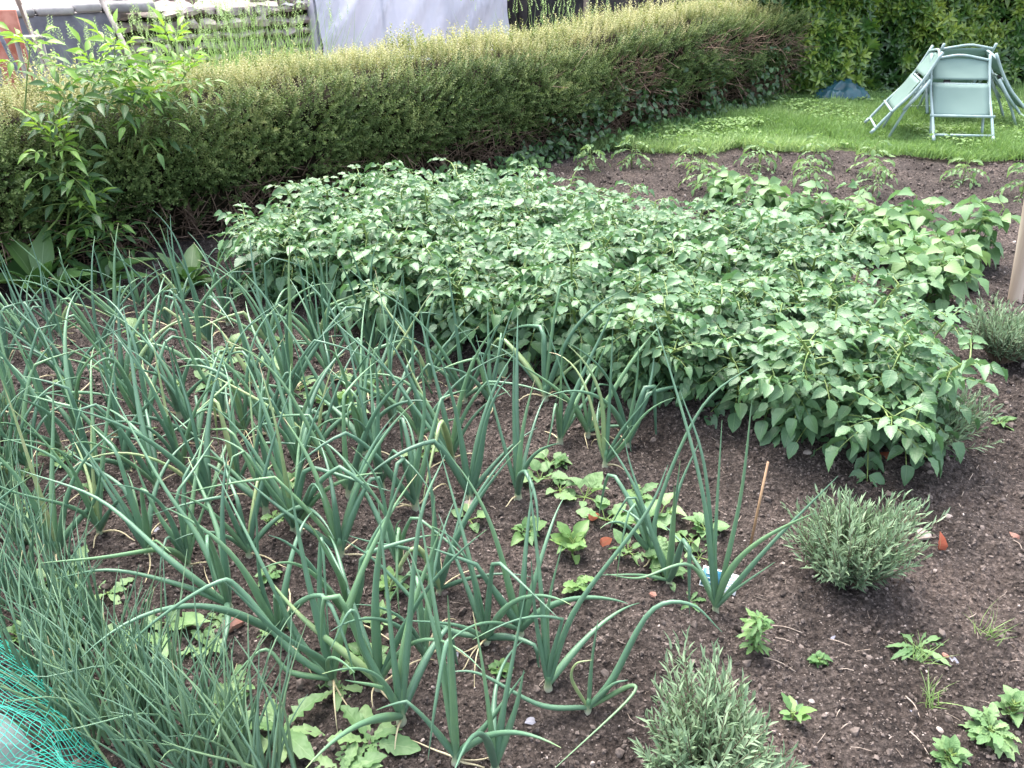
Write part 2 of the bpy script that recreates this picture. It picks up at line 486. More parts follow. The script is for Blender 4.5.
# hedge line (front face at ground level), running away to the right at about 45 degrees
HA, HB = np.array([-4.6, 1.85]), np.array([3.05, 9.4])
hd = norm(HB - HA); hn = np.array([hd[1], -hd[0]])     # hn points to the bed
HL = float(np.linalg.norm(HB - HA))


def lawn_front(x):
    return 6.95 - .075 * (x - .6) + .05 * np.sin(x * 3.1) + .03 * np.sin(x * 9.7 + 1)


def in_lawn(x, y):
    w = (x - HA[0]) * hn[0] + (y - HA[1]) * hn[1]
    return (y > lawn_front(x)) & (w > -.1) & (y < 9.9)


g = G()
xs = np.linspace(0, 1, 50)
lx = np.linspace(.3, 9, 120)
v = []; 
rows = 30
for i in range(rows):
    t = i / (rows - 1)
    y0 = lawn_front(lx); y1 = np.full_like(lx, 10.2)
    yy = y0 + (y1 - y0) * t
    zz = soil_z(lx, yy) * .6 + .03 + .012 * vnoise(lx * 6, yy * 6) - (.07 if i == 0 else .02 if i == 1 else 0)
    v.append(np.stack([lx, yy, zz], -1))
v = np.concatenate(v)
j, i = np.meshgrid(np.arange(rows - 1), np.arange(119), indexing='ij'); a = j * 120 + i
g.add(v, np.stack([a, a + 1, a + 121, a + 120], -1).reshape(-1, 4))
tag(g.build('lawn', M['turf']), 'strip of lawn between the bed and the back hedge', 'lawn', kind='structure')

N = 130000
x = U(.4, 7.6, N); y = U(6.4, 9.8, N)
k = in_lawn(x, y + .18 * vnoise(x * 3.3, y * 3) - .02 + .1 * (rng.random(N) - .5)); x, y = x[k], y[k]; n = len(x)
z = soil_z(x, y) * .6 + .03
hgt = (.035 + .045 * rng.random(n)) * (1 + .6 * vnoise(x * 2.2, y * 2.2)) * (1 + .3 * vnoise(x * 8, y * 8))
g = G()
d = rdirs(n); d[:, 2] = 1.0 + rng.random(n)
leaves(g, T_BLADE, np.stack([x, y, z], -1), norm(d), rdirs(n), np.maximum(hgt, .02) * 1.35, .0085, .5 + .3 * vnoise(x * 1.3, y * 1.3) + U(-.2, .25, n))
n = 26000
x = U(.4, 7.6, n); y = U(6.9, 9.8, n); k = in_lawn(x, y - .15) & (vnoise(x * 1.6 + 4, y * 1.6) + .5 * vnoise(x * 5, y * 5) > -.05 - .25 * (y > 7.8)); x, y = x[k], y[k]; n = len(x)
d = rdirs(n); d[:, 2] = .3
leaves(g, T_OVATE[0], np.stack([x, y, soil_z(x, y) * .6 + .05 + .06 * rng.random(n) * (1 + vnoise(x * 2, y * 2))], -1), norm(d), rdirs(n, 2.5), U(.02, .045, n), U(.015, .03, n), U(.2, .75, n))
tag(g.build('grass', M['grass']), 'bright green mown grass with low leafy weeds', 'grass', kind='stuff')

# crumbs of soil
ICO = None
t_ = (1 + 5 ** .5) / 2
iv = norm(np.array([[-1, t_, 0], [1, t_, 0], [-1, -t_, 0], [1, -t_, 0], [0, -1, t_], [0, 1, t_], [0, -1, -t_], [0, 1, -t_], [t_, 0, -1], [t_, 0, 1], [-t_, 0, -1], [-t_, 0, 1]]))
itri = np.array([[0, 11, 5], [0, 5, 1], [0, 1, 7], [0, 7, 10], [0, 10, 11], [1, 5, 9], [5, 11, 4], [11, 10, 2], [10, 7, 6], [7, 1, 8], [3, 9, 4], [3, 4, 2], [3, 2, 6], [3, 6, 8], [3, 8, 9], [4, 9, 5], [2, 4, 11], [6, 2, 10], [8, 6, 7], [9, 8, 1]])
ICOS = []
for _ in range(5):
    ICOS.append(dict(v=iv * (1 + rng.normal(0, .22, (12, 1))) * np.array([1, 1, .75]), f=[itri], uv=np.zeros((12, 2))))


OCT = []
for _ in range(6):
    ov = np.array([[1, 0, 0], [-1, 0, 0], [0, 1, 0], [0, -1, 0], [0, 0, 1], [0, 0, -1.0]]) * (1 + rng.normal(0, .28, (6, 1))) + rng.normal(0, .15, (6, 3))
    OCT.append(dict(v=ov, f=[np.array([[0, 2, 4], [2, 1, 4], [1, 3, 4], [3, 0, 4], [2, 0, 5], [1, 2, 5], [3, 1, 5], [0, 3, 5]])], uv=np.zeros((6, 2))))


def rough_rot(n):
    return basis(rdirs(n), rdirs(n))


def crumbs(g, n, lo, hi, box_, tint, dens=True, TT=ICOS):
    x = U(box_[0], box_[1], n); y = box_[2] + (box_[3] - box_[2]) * rng.random(n) ** (1.6 if dens else 1)
    k = ~in_lawn(x, y) & (((x - HA[0]) * hn[0] + (y - HA[1]) * hn[1]) > .0); x, y = x[k], y[k]; n = len(x)
    s = lo * (hi / lo) ** (rng.random(n) ** 2.2)
    p = np.stack([x, y, soil_z(x, y) + soil_fine(x, y) + s * .25], -1)
    m = len(TT)
    for i in range(m):
        k = np.arange(i, n, m)
        g.scatter(TT[i], rough_rot(len(k)) * s[k][:, None, None], p[k], tint[0] + (tint[1] - tint[0]) * rng.random(len(k)))


g = G(); crumbs(g, 70000, .0018, .007, (-1.8, 2.3, .8, 4.2), (0, 1), True, OCT); crumbs(g, 2600, .006, .014, (-1.8, 2.3, .8, 4.2), (0, 1))
crumbs(g, 24000, .004, .018, (-2.5, 5.5, 2.6, 7.2), (0, 1), False, OCT)
tag(g.build('soil_crumbs', M['clod'], smooth=False), 'loose crumbs and clods of dark earth', 'soil', kind='stuff')
g = G(); crumbs(g, 1500, .002, .0065, (-1.8, 2.3, .8, 4.2), (0, 1)); crumbs(g, 500, .004, .011, (0, 5.5, 2.5, 7.0), (0, 1), False)
tag(g.build('grit', M['pebble'], smooth=False), 'small pale grit sprinkled through the soil', 'grit', kind='stuff')


# ------------------------------------------------------------------ clipped hedge
def sprig(nl, L, ll, lw, curve=.15):
    g = G()
    pth = np.stack([np.zeros(4), np.linspace(0, L, 4), -curve * L * np.linspace(0, 1, 4) ** 2], -1)
    P = []; D = []; Nn = []; S = []
    for i in range(nl):
        t = .15 + .85 * i / (nl - 1)
        a = i * 2.4 + rng.normal(0, .3)
        out = np.array([math.cos(a), .75, math.sin(a)])
        P.append([0, L * t, -curve * L * t * t]); D.append(out); Nn.append(np.array([-math.cos(a) * .4, 1, -math.sin(a) * .4 + .3])); S.append(1.1 - .5 * t)
    S = np.array(S)
    leaves(g, T_SIMPLE, P, norm(D), np.array(Nn), ll * S, lw * S, np.linspace(-.1, .12, nl))
    return dict(v=np.concatenate(g.v), f=[np.concatenate(g.q)], uv=np.concatenate(g.uv), t=np.concatenate(g.tint))


SPR = [sprig(16, .11, .019, .0105, c) for c in (.0, .2, .4)] + [sprig(12, .09, .017, .0095, .1)]
HH, HW = .83, .78


def hedge_prof(s, u):
    """cross-section walk: u 0..1 up the front, 1..2 over the top, 2..3 down the back -> (w outwards, z, nw, nz)"""
    h = HH + .05 * vnoise(s * 1.1, 3.3 + 0 * s) + .03 * vnoise(s * 3.7, 1.3 + 0 * s) + .07 * np.clip((s - 7.5) / 2.5, 0, 1) - .06 * np.clip((3.6 - s) / 1.5, 0, 1)
    w = np.where(u < 1, -.13 + .17 * np.minimum(u / .5, 1) - .16 * np.clip(u - .62, 0, 1) ** 2 * 4 * .5, 0)
    z = np.where(u < 1, .02 + (h - .05) * u, h)
    nw = np.where(u < 1, 1.0, 0.0); nz = np.where(u < 1, .15 + 1.1 * np.clip(u - .72, 0, 1) * 3, 1.0)
    t = np.clip(u - 1, 0, 1)
    wt = -.12 - (HW - .24) * t; zt = h + .02 * np.sin(t * math.pi)
    w = np.where((u >= 1) & (u < 2), wt, w); z = np.where((u >= 1) & (u < 2), zt, z)
    nw = np.where((u >= 1) & (u < 2), (.5 - t) * .6, nw)
    b = np.clip(u - 2, 0, 1)
    w = np.where(u >= 2, -HW + .1 * b, w); z = np.where(u >= 2, h * (1 - b) * .97, z)
    nw = np.where(u >= 2, -1.0, nw); nz = np.where(u >= 2, .15, nz)
    bump = .05 * vnoise(s * 3.1 + 7, u * 3.3) + .05 * vnoise(s * 8.3, u * 8.1)
    return w + nw * bump, z + nz * bump * .5, nw, nz


def hpt(s, w, z):
    return np.stack([HA[0] + hd[0] * s + hn[0] * w, HA[1] + hd[1] * s + hn[1] * w, z], -1)


hedge = thing('clipped_hedge', 'long clipped small-leaved hedge with pale new growth on top and bare brown base', 'hedge', (*((HA + HB) / 2), 0))
hoff = np.array([*((HA + HB) / 2), 0])
g = G()
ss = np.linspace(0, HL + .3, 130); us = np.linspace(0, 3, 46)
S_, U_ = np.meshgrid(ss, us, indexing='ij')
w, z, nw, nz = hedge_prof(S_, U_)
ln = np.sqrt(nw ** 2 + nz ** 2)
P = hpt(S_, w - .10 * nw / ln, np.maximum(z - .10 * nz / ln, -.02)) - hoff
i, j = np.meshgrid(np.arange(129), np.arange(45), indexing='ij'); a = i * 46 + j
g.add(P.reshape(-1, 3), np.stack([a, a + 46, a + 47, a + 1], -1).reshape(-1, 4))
g.build('shade_core', M['core'], hedge)  # solid shell for the twig mass, the hedge's inner shade in its colour

g = G()


def hedge_leaves(n, ulo, uhi, slo=0.0, shi=HL, prob=None, size=1.0, age=None, up=.45, off=.015):
    s = U(slo, shi, n); u = U(ulo, uhi, n)
    if prob is not None:
        k = rng.random(n) < prob(s, u); s, u = s[k], u[k]; n = len(s)
    w, z, nw, nz = hedge_prof(s, u)
    P = hpt(s, w + U(-.07, off, n) * nw, z + U(-.06, off, n) * nz) - hoff
    D = hpt(0 * s, nw, nz) - np.array([HA[0], HA[1], 0])
    D = norm(D) * .8 + rdirs(n) * .55; D[:, 2] += up; D = norm(D)
    t = age(s, u, n)
    sz = size * U(.7, 1.35, n)
    for q in range(4):
        k = np.arange(q, n, 4)
        g.scatter(SPR[q], basis(D[k], rdirs(len(k))) * sz[k][:, None, None], P[k], t[k])


def dead(s, u):
    """patches where the face is brown and leafless"""
    return (.5 + .5 * vnoise(s * 1.5 + 2, u * 2.2 + 5)) * np.clip((s - 5.6) / 3, 0, 1) * (u < .85)


def face_prob(s, u):
    lowbare = np.clip((u - .18 - .10 * np.clip((s - 5) / 2, 0, 1) - .10 * vnoise(s * 2.3, s * 0 + 6)) / .3, .03, 1)
    return lowbare * (1 - .85 * (dead(s, u) > .33))


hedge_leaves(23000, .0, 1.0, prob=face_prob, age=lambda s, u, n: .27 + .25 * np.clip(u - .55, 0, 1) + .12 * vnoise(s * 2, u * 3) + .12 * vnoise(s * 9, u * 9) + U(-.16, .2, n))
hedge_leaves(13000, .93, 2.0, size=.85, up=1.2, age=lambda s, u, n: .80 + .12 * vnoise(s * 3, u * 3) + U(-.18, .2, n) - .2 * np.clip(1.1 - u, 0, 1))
hedge_leaves(3500, 2.0, 3.0, age=lambda s, u, n: .3 + U(-.1, .2, n))
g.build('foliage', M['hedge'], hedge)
# new shoots standing above the clipped top
g = G()
n = 1100
s = U(0, HL, n); u = 1 + rng.random(n)
w, z, nw, nz = hedge_prof(s, u)
P = hpt(s, w, z) - hoff
D = rdirs(n) * .28; D[:, 2] += 1; D = norm(D)
sz = U(.5, 1.25, n) * (1 + .5 * (vnoise(s * 1.3, u) > .2))
for q in range(2):
    k = np.arange(q, n, 2)
    g.scatter(SPR[q], basis(D[k], rdirs(len(k))) * sz[k][:, None, None], P[k], .8 + U(-.25, .2, len(k)))
g.build('young_shoots', M['hedge'], hedge)
# bare twigs of the base and the dead patches
g = G()
n = 5200
s = U(.3, HL, n); u = rng.random(n) ** 1.6 * .8
k = (u < .42) | (rng.random(n) < dead(s, u) * 1.6); s, u = s[k], u[k]
s2 = U(6, HL, 1500); u2 = U(.2, .85, 1500); k = dead(s2, u2) > .3; s = np.r_[s, s2[k]]; u = np.r_[u, u2[k]]
w, z, nw, nz = hedge_prof(s, u)
P = hpt(s, w - .07, z) - hoff
for p in P:
    d = norm(np.array([hn[0], hn[1], 0]) * U(.1, .7) + rdirs(1)[0] * .75 + np.array([0, 0, U(-.35, .5)]))
    L = U(.09, .26); b = rdirs(1)[0] * L * .2
    tube(g, np.array([p, p + d * L * .5 + b * .5, p + d * L + b]), np.array([.005, .0036, .0016]) * U(.7, 1.3), 3, U(0, 1), False)
n = 1500
for p in (hpt(U(.3, HL, 70), U(-.5, -.12, 70), np.zeros(70)) - hoff):
    top = p + np.array([U(-.15, .15), U(-.15, .15), U(.45, .7)])
    tube(g, spline([p, (p + top) / 2 + rdirs(1)[0] * .05, top], 6), np.linspace(.016, .006, 6), 5, U(0, .6), False)
g.build('bare_twigs', M['twig'], hedge)


# ------------------------------------------------------------------ ivy and low plants along the hedge base
def scatter_leafy(name, pts, T, L, wr, mat, label, cat, tint, flat=1.0, group=None):
    o = thing(name, label, cat, pts.mean(0) * np.array([1, 1, 0]), group=group)
    off = np.array(o.location)
    gg = G(); n = len(pts)
    D = rdirs(n); D[:, :2] += hn * .5; D[:, 2] -= .3
    Nn = rdirs(n) * .5 + np.array([hn[0], hn[1], .8]) * flat
    l = U(L[0], L[1], n)
    for q in range(len(T)):
        k = np.arange(q, n, len(T))
        leaves(gg, T[q], pts[k] - off, norm(D[k]), Nn[k], l[k], l[k] * wr, tint + U(-.25, .35, len(k)))
    gg.build('foliage', mat, o)
    return o


n = 1500
s = 6.3 + 4.3 * rng.random(n); z = .5 * rng.random(n) ** 1.3 * (.5 + .5 * np.clip((s - 6.3) / 2.2, 0, 1)) * 1.15
pts = hpt(s, U(-.12, .06, n) + .1 * (1 - z), z + .02); k = vnoise(s * 2.2, z * 4) > -.35
scatter_leafy('ivy', pts[k], T_HEART, (.035, .065), .95, M['ivy'], 'dark ivy climbing the brown base of the clipped hedge', 'ivy', .35)
n = 500
s = 5.6 + 3.3 * rng.random(n)
pts = hpt(s, U(.0, .28, n), .02 + .14 * rng.random(n)); k = vnoise(s * 2.6 + 9, s * 0) > -.1
scatter_leafy('ground_ivy', pts[k], T_OVATE, (.03, .06), .8, M['weed'], 'low green weeds spreading along the foot of the clipped hedge', 'weeds', .35)


# ------------------------------------------------------------------ far hedge of big glossy leaves
def whorl(n, L, w, el):
    g = G()
    P = np.zeros((n, 3)); D = []; Nn = []
    for i in range(n):
        a = i * 2.399; e = el + .5 * i / n
        D.append([math.cos(a) * math.cos(e), math.sin(a) * math.cos(e), math.sin(e)]); Nn.append([-math.cos(a) * math.sin(e), -math.sin(a) * math.sin(e), math.cos(e)])
        P[i, 2] = .05 * i / n
    leaves(g, T_LANCE[0], P, np.array(D), np.array(Nn), L * np.linspace(1.1, .7, n), w * np.linspace(1.1, .7, n), np.linspace(-.1, .15, n))
    return dict(v=np.concatenate(g.v), f=[np.concatenate(g.q)], uv=np.concatenate(g.uv), t=np.concatenate(g.tint))


WH = [whorl(8, .085, .034, .1), whorl(7, .075, .03, .35), whorl(9, .09, .036, .6)]


def leafy_mass(name, label, surf, n, mat, tintf, core_pts, cat='hedge', size=1.0):
    o = thing(name, label, cat, core_pts['loc'])
    off = np.array(o.location)
    P, Nn = surf(n)
    D = norm(Nn * .8 + rdirs(len(P)) * .6 + np.array([0, 0, .35]))
    gg = G(); sz = size * U(.8, 1.6, len(P)); t = tintf(P)
    for q in range(3):
        k = np.arange(q, len(P), 3)
        Mx = basis(rdirs(len(k)), D[k]); 
        x = norm(np.cross(D[k], rdirs(len(k)))); y = np.cross(D[k], x)
        Mx = np.stack([x, y, D[k]], -1) * sz[k][:, None, None]
        gg.scatter(WH[q], Mx, P[k] - off, t[k])
    gg.build('foliage', mat, o)
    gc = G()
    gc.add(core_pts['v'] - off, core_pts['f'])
    gc.build('shade_core', M['core'], o)  # solid block for the inner twigs, coloured dark as the shaded depth
    return o


def bulge_wall(x0, x1, y0, depth, h, seed, amp=.18):
    """front surface of a rough leafy wall: returns a sampler and a core"""
    def fy(x, z):
        return y0 + amp * vnoise(x * 1.1 + seed, z * 1.4) + .5 * amp * vnoise(x * 3 + seed, z * 3.2) + .25 * (z / h) ** 4
    def surf(n):
        x = U(x0, x1, n); m = int(n * .85)
        z = U(.03, h, n)
        y = fy(x, z) + rng.exponential(.07, n) - .03
        Nn = np.tile([0, -1.0, .25], (n, 1))
        y[m:] = U(y0, y0 + depth, n - m); z[m:] = h + .1 * vnoise(x[m:] * 3, y[m:] * 3); Nn[m:] = [0, 0, 1]
        k = np.ones(n, bool)
        e = int(n * .03); x[:e] = x0 + U(-.05, .1, e); y[:e] = U(y0, y0 + depth, e); Nn[:e] = [-1, 0, .2]
        e2 = 2 * e; x[e:e2] = x1; y[e:e2] = U(y0, y0 + depth, e); Nn[e:e2] = [1, 0, .2]
        return np.stack([x, y, z], -1)[k], Nn[k]
    xs = np.linspace(x0 + .1, x1 - .1, 60); zs = np.linspace(-.05, h - .08, 24)
    X, Z = np.meshgrid(xs, zs, indexing='ij')
    v = np.stack([X, fy(X, Z) + .14, Z], -1).reshape(-1, 3)
    i, j = np.meshgrid(np.arange(59), np.arange(23), indexing='ij'); a = i * 24 + j
    fr = np.stack([a, a + 24, a + 25, a + 1], -1).reshape(-1, 4)
    vb = v.copy(); vb[:, 1] = y0 + depth - .12
    fb = fr[:, ::-1] + len(v)
    top = [[i * 24 + 23, (i + 1) * 24 + 23, (i + 1) * 24 + 23 + len(v), i * 24 + 23 + len(v)] for i in range(59)]
    sd = [[j, j + 1, j + 1 + len(v), j + len(v)] for j in range(23)] + [[59 * 24 + j, 59 * 24 + j + 1, 59 * 24 + j + 1 + len(v), 59 * 24 + j + len(v)] for j in range(23)]
    return surf, dict(v=np.concatenate([v, vb]), f=[np.concatenate([fr, fb, np.array(top), np.array(sd)])], loc=((x0 + x1) / 2, y0 + depth / 2, 0))


sf, core = bulge_wall(2.75, 9.5, 9.75, 1.3, 2.3, 4.0, .3)
leafy_mass('laurel_hedge', 'tall glossy green hedge with yellowish young leaves behind the lawn chairs', sf, 9000, M['laurel'],
           lambda P: .30 + .2 * vnoise(P[:, 0] * 1.3 + 3, P[:, 2] * 1.6) + .28 * vnoise(P[:, 0] * 4.3 + 3, P[:, 2] * 4.6) + .12 * (P[:, 2] - .4) + .10 * np.clip(P[:, 0] - 4.3, 0, 2) + U(-.18, .22, len(P)), core)
sf, core = bulge_wall(2.35, 3.75, 9.35, .9, 1.9, 9.0, .2)
leafy_mass('broadleaf_bush', 'dark green broad-leaved bush in the corner where the two hedges meet', sf, 2300, M['laurel'],
           lambda P: .34 + .3 * vnoise(P[:, 0] * 2.3 + 1, P[:, 2] * 2.4) + U(-.18, .3, len(P)), core, 'bush')


# ------------------------------------------------------------------ elder growing through the hedge on the left
def compound(P0, D0, N0, L, npair, ll, lw, droop, T, gl, gs, tint, rad=.0022, small=.75, tip=1.15, spread=.95):
    """pinnate leaf: rachis tube into gs, leaflets into gl"""
    D0 = norm(D0); X = norm(np.cross(D0, N0)); Z = np.cross(X, D0)
    ts = np.linspace(0, 1, 6)
    pth = P0 + D0 * (ts * L)[:, None] - np.array([0, 0, 1.0]) * (droop * L * ts ** 2)[:, None]
    if gs is not None: tube(gs, pth, np.linspace(rad, rad * .5, 6), 4, .5, False)
    PP, DD, NN, LL = [], [], [], []
    for k in range(npair):
        t = 1 - (npair - k) * (.62 / npair) * 1.02
        p = P0 + D0 * t * L - np.array([0, 0, 1.0]) * droop * L * t * t
        tg = norm(D0 - np.array([0, 0, 1.0]) * 2 * droop * t)
        sc = small + (1 - small) * k / max(npair - 1, 1)
        for sg in (-1, 1):
            d = tg * U(.35, .75) + X * sg * spread + Z * U(-.25, .15)
            PP.append(p + X * sg * .004); DD.append(d); NN.append(Z + X * sg * U(-.35, .2) + rng.normal(0, .22, 3)); LL.append(ll * sc * U(.85, 1.12))
    p = pth[-1]; PP.append(p); DD.append(norm(D0 - np.array([0, 0, 1.0]) * 2.2 * droop)); NN.append(Z + rng.normal(0, .15, 3)); LL.append(ll * tip)
    PP = np.array(PP); DD = norm(DD); NN = np.array(NN); LL = np.array(LL)
    q = rng.integers(len(T))
    leaves(gl, T[q], PP, DD, NN, LL, LL * lw, tint + U(-.08, .1, len(PP)))


elder = thing('elder_shrub', 'elder with bright green shoots pushing up through the hedge at the left', 'shrub', (*hpt(2.6, .0, 0)[:2], 0))
eoff = np.array(elder.location)
gl, gs = G(), G()
tips = [(30, 48, .85, 0), (115, 55, .85, 1), (95, 70, .7, 1), (172, 48, .9, 1), (185, 75, .75, 1), (150, 105, .62, 0), (135, 108, .75, 1), (95, 85, .5, 0), (70, 110, .4, 0), (50, 138, .9, 1), (62, 150, .6, 1), 
         (90, 212, .7, 1), (110, 235, .35, 0), (70, 240, .3, 0), (60, 95, .45, 0), (75, 190, .3, 0), (150, 80, .6, 0), (125, 85, .5, 0)]
for px, py, tn, strong in tips:
    d = ray(px, py)
    # distance at which the sight line passes just in front of the hedge face
    den = d[0] * hn[0] + d[1] * hn[1]
    tt = ((HA[0] * hn[0] + HA[1] * hn[1]) + U(.03, .16)) / den
    p = np.array([0, 0, CAMH]) + d * tt
    if p[2] > .98:  # above the hedge: let it stand back a little
        p = p + d * .15
    root = hpt(2.6 + U(-.5, .5), -.1, 0)[None][0] if False else np.array([*hpt(U(2.0, 3.2), -.12, 0)[:2], 0.0])
    mid = np.array([p[0] * .7 + root[0] * .3, p[1] * .7 + root[1] * .3 + .03, p[2] * .55])
    st = spline([root, mid, p], 10)
    tube(gs, st - eoff, np.linspace(.008, .003, 10), 5, .5, False)
    for lev in range(3 if strong else 2):
        q = p - np.array([0, 0, .075 * lev]) + (p - mid) * 0
        a0 = U(0, 6.28)
        for kk in range(4 if lev == 0 else 3):
            a = a0 + kk * 6.283 / (4 if lev == 0 else 3) + U(-.3, .3)
            el = (.95 if strong else .7) - .35 * lev + U(-.2, .2)
            D = np.array([math.cos(a) * math.cos(el), math.sin(a) * math.cos(el), math.sin(el)]) + np.array([hn[0], hn[1], 0]) * .35
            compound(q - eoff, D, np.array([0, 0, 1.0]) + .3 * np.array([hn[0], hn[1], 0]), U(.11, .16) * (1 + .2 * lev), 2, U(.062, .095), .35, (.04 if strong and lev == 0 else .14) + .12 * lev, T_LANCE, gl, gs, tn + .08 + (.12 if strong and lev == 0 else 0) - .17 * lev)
gl.build('foliage', M['elder'], elder); gs.build('stems', M['potato_stem'], elder)


# ------------------------------------------------------------------ potatoes
def potato_plant(seed_h, spread, nst, small=1.0):
    gl, gs = G(), G()
    for s in range(nst):
        a = s * 2.399 + U(-.4, .4)
        tilt = U(.08, .85) if s else .05
        L = U(.30, .40) * seed_h
        base = np.array([math.cos(a), math.sin(a), 0]) * U(.02, .08)
        pts = []
        for t in np.linspace(0, 1, 7):
            r = math.sin(tilt) * L * t * (1 + .25 * t) * spread
            pts.append(base + np.array([math.cos(a) * r, math.sin(a) * r, L * t * math.cos(tilt * .8) - .05 * t * t * tilt]))
        pts = np.array(pts); tube(gs, pts, np.linspace(.0075, .004, 7), 5, .5, False)
        nl = rng.integers(17, 22)
        for k in range(nl):
            t = .18 + .82 * k / (nl - 1)
            i = min(int(t * 6), 5); fr = t * 6 - i
            p = pts[i] * (1 - fr) + pts[i + 1] * fr
            la = a + k * 2.399 + U(-.5, .5)
            el = -.15 + .75 * t ** 1.5 + U(-.25, .2)
            D = np.array([math.cos(la) * math.cos(el), math.sin(la) * math.cos(el), math.sin(el)])
            if k == nl - 1: D = np.array([math.cos(la) * .8, math.sin(la) * .8, .45])
            Lf = (.18 - .065 * t) * U(.85, 1.15) * small
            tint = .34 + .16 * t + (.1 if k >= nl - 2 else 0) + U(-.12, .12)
            if rng.random() < .006: tint = .95
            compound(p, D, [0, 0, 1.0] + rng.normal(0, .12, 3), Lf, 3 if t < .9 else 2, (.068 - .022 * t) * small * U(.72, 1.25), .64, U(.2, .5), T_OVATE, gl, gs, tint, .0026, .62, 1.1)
    return gl, gs


def make_plant(name, parts, label, cat, group=None, loc=(0, 0, 0), rz=0):
    o = thing(name, label, cat, loc, rz, group)
    for nm, gg, mt in parts:
        if gg.n: gg.build(nm, mt, o)
    return o


pot_protos = []
for i in range(7):
    gl, gs = potato_plant(U(.92, 1.1), U(.8, 1.15), 7)
    pot_protos.append((gl, gs))


class Stock:
    """first use of a variant is the original, later uses are copies"""
    def __init__(s): s.o = {}
    def place(s, key, make, loc, rz, label, scale=1.0):
        if key not in s.o:
            o = make(); s.o[key] = o
            o.location = Vector([float(a) for a in loc]); o.rotation_euler = (0, 0, rz); o.scale = (scale,) * 3; o['label'] = label
            return o
        return dup(s.o[key], loc, rz, label, scale)


st = Stock()
prow = [(0, 10, 12, 1.22, 2.5), (0, 9, 12, 1.36, 2.74), (2, 4, 12, -.15, 4.84), (2, 4, 12, .22, 4.72), (2, 4, 12, .55, 4.58), (2, 4, 12, .9, 4.36), (2, 4, 12, 1.2, 4.1), (2, 4, 12, 1.3, 3.8)]
for r_, (a0, a1, nn) in enumerate([((-1.17, 3.94), (1.14, 2.6), 12), ((-.98, 4.36), (1.36, 3.08), 12), ((-.6, 4.66), (1.36, 3.58), 10)]):
    for k in range(nn):
        t = k / (nn - 1)
        prow.append((r_, k, nn, a0[0] + (a1[0] - a0[0]) * t + U(-.05, .05), a0[1] + (a1[1] - a0[1]) * t + U(-.05, .05)))
rown = ['front potato row facing the onions', 'middle potato row', 'back potato row']
for r_, k, nn, x, y in prow:
    key = int(rng.integers(7))
    lab = 'bushy dark green potato plant packed into the %s' % rown[r_]
    if x == 1.22: lab = 'large potato plant sprawling over bare soil beside the lavender, nearest end of its row'
    if r_ == 0 and k == 0: lab = 'potato plant at the hedge end of the front row'
    p = on((x, y))
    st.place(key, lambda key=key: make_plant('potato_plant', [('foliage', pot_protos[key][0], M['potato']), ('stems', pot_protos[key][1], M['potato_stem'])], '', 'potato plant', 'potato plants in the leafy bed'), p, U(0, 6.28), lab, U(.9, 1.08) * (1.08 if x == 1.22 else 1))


# ------------------------------------------------------------------ beans at the back right of the potatoes
def bean_plant():
    gl, gs = G(), G()
    for s in range(5):
        a = s * 2.399 + U(-.3, .3); tilt = U(.05, .6); L = U(.2, .34)
        pts = np.array([np.array([math.cos(a), math.sin(a), 0]) * math.sin(tilt) * L * t + np.array([0, 0, math.cos(tilt) * L * t]) for t in np.linspace(0, 1, 6)])
        tube(gs, pts, np.linspace(.005, .003, 6), 5, .5, False)
        for k in range(7):
            t = .2 + .8 * k / 6; p = pts[int(round(t * 5))]
            la = a + k * 2.399; el = .5 + U(-.2, .3)
            D = np.array([math.cos(la) * math.cos(el), math.sin(la) * math.cos(el), math.sin(el)])
            compound(p, D, [0, 0, 1.0], U(.08, .12), 1, U(.065, .095), .74, .45, T_HEART, gl, gs, .35 + .4 * t * rng.random() + U(-.1, .15), .002, 1, 1.1, 1.1)
    return gl, gs


bprot = [bean_plant() for _ in range(3)]
st = Stock()
bl = [(870, 262, 'bean plant with broad pale leaves behind the middle of the potatoes'), (800, 240, ''), (905, 285, ''), (950, 290, ''), (965, 265, ''), (840, 240, ''), (760, 228, ''), (900, 250, ''), (925, 310, ''), (720, 215, '')]
for i, (px, py, lab) in enumerate(bl):
    key = i % 3
    lab = ['pale green bean plant with broad drooping leaves growing behind the potatoes', 'bean plant with large heart-shaped leaves nearest the wooden stake'][px > 955]
    st.place(key, lambda key=key: make_plant('bean_plant', [('foliage', bprot[key][0], M['bean']), ('stems', bprot[key][1], M['potato_stem'])], '', 'bean plant', 'bean plants behind the potatoes'), on(gp(px, py)), U(0, 6.28), lab, U(.85, 1.1))


# ------------------------------------------------------------------ tomato seedlings in the back strip of soil
def tomato_plant(h):
    gl, gs = G(), G()
    tube(gs, [[0, 0, 0], [.01, 0, h * .5], [0, .01, h]], [.005, .004, .002], 5)
    for k in range(12):
        t = .2 + .8 * k / 11; a = k * 2.399; el = -.1 + .9 * t + U(-.2, .2)
        D = np.array([math.cos(a) * math.cos(el), math.sin(a) * math.cos(el), math.sin(el)])
        compound(np.array([0, 0, h * t]), D, [0, 0, 1.0], U(.13, .2), 3, U(.045, .065), .5, .6, T_LANCE, gl, gs, .45 + .3 * t + U(-.1, .1), .002, .7, 1.2, 1.0)
    return gl, gs


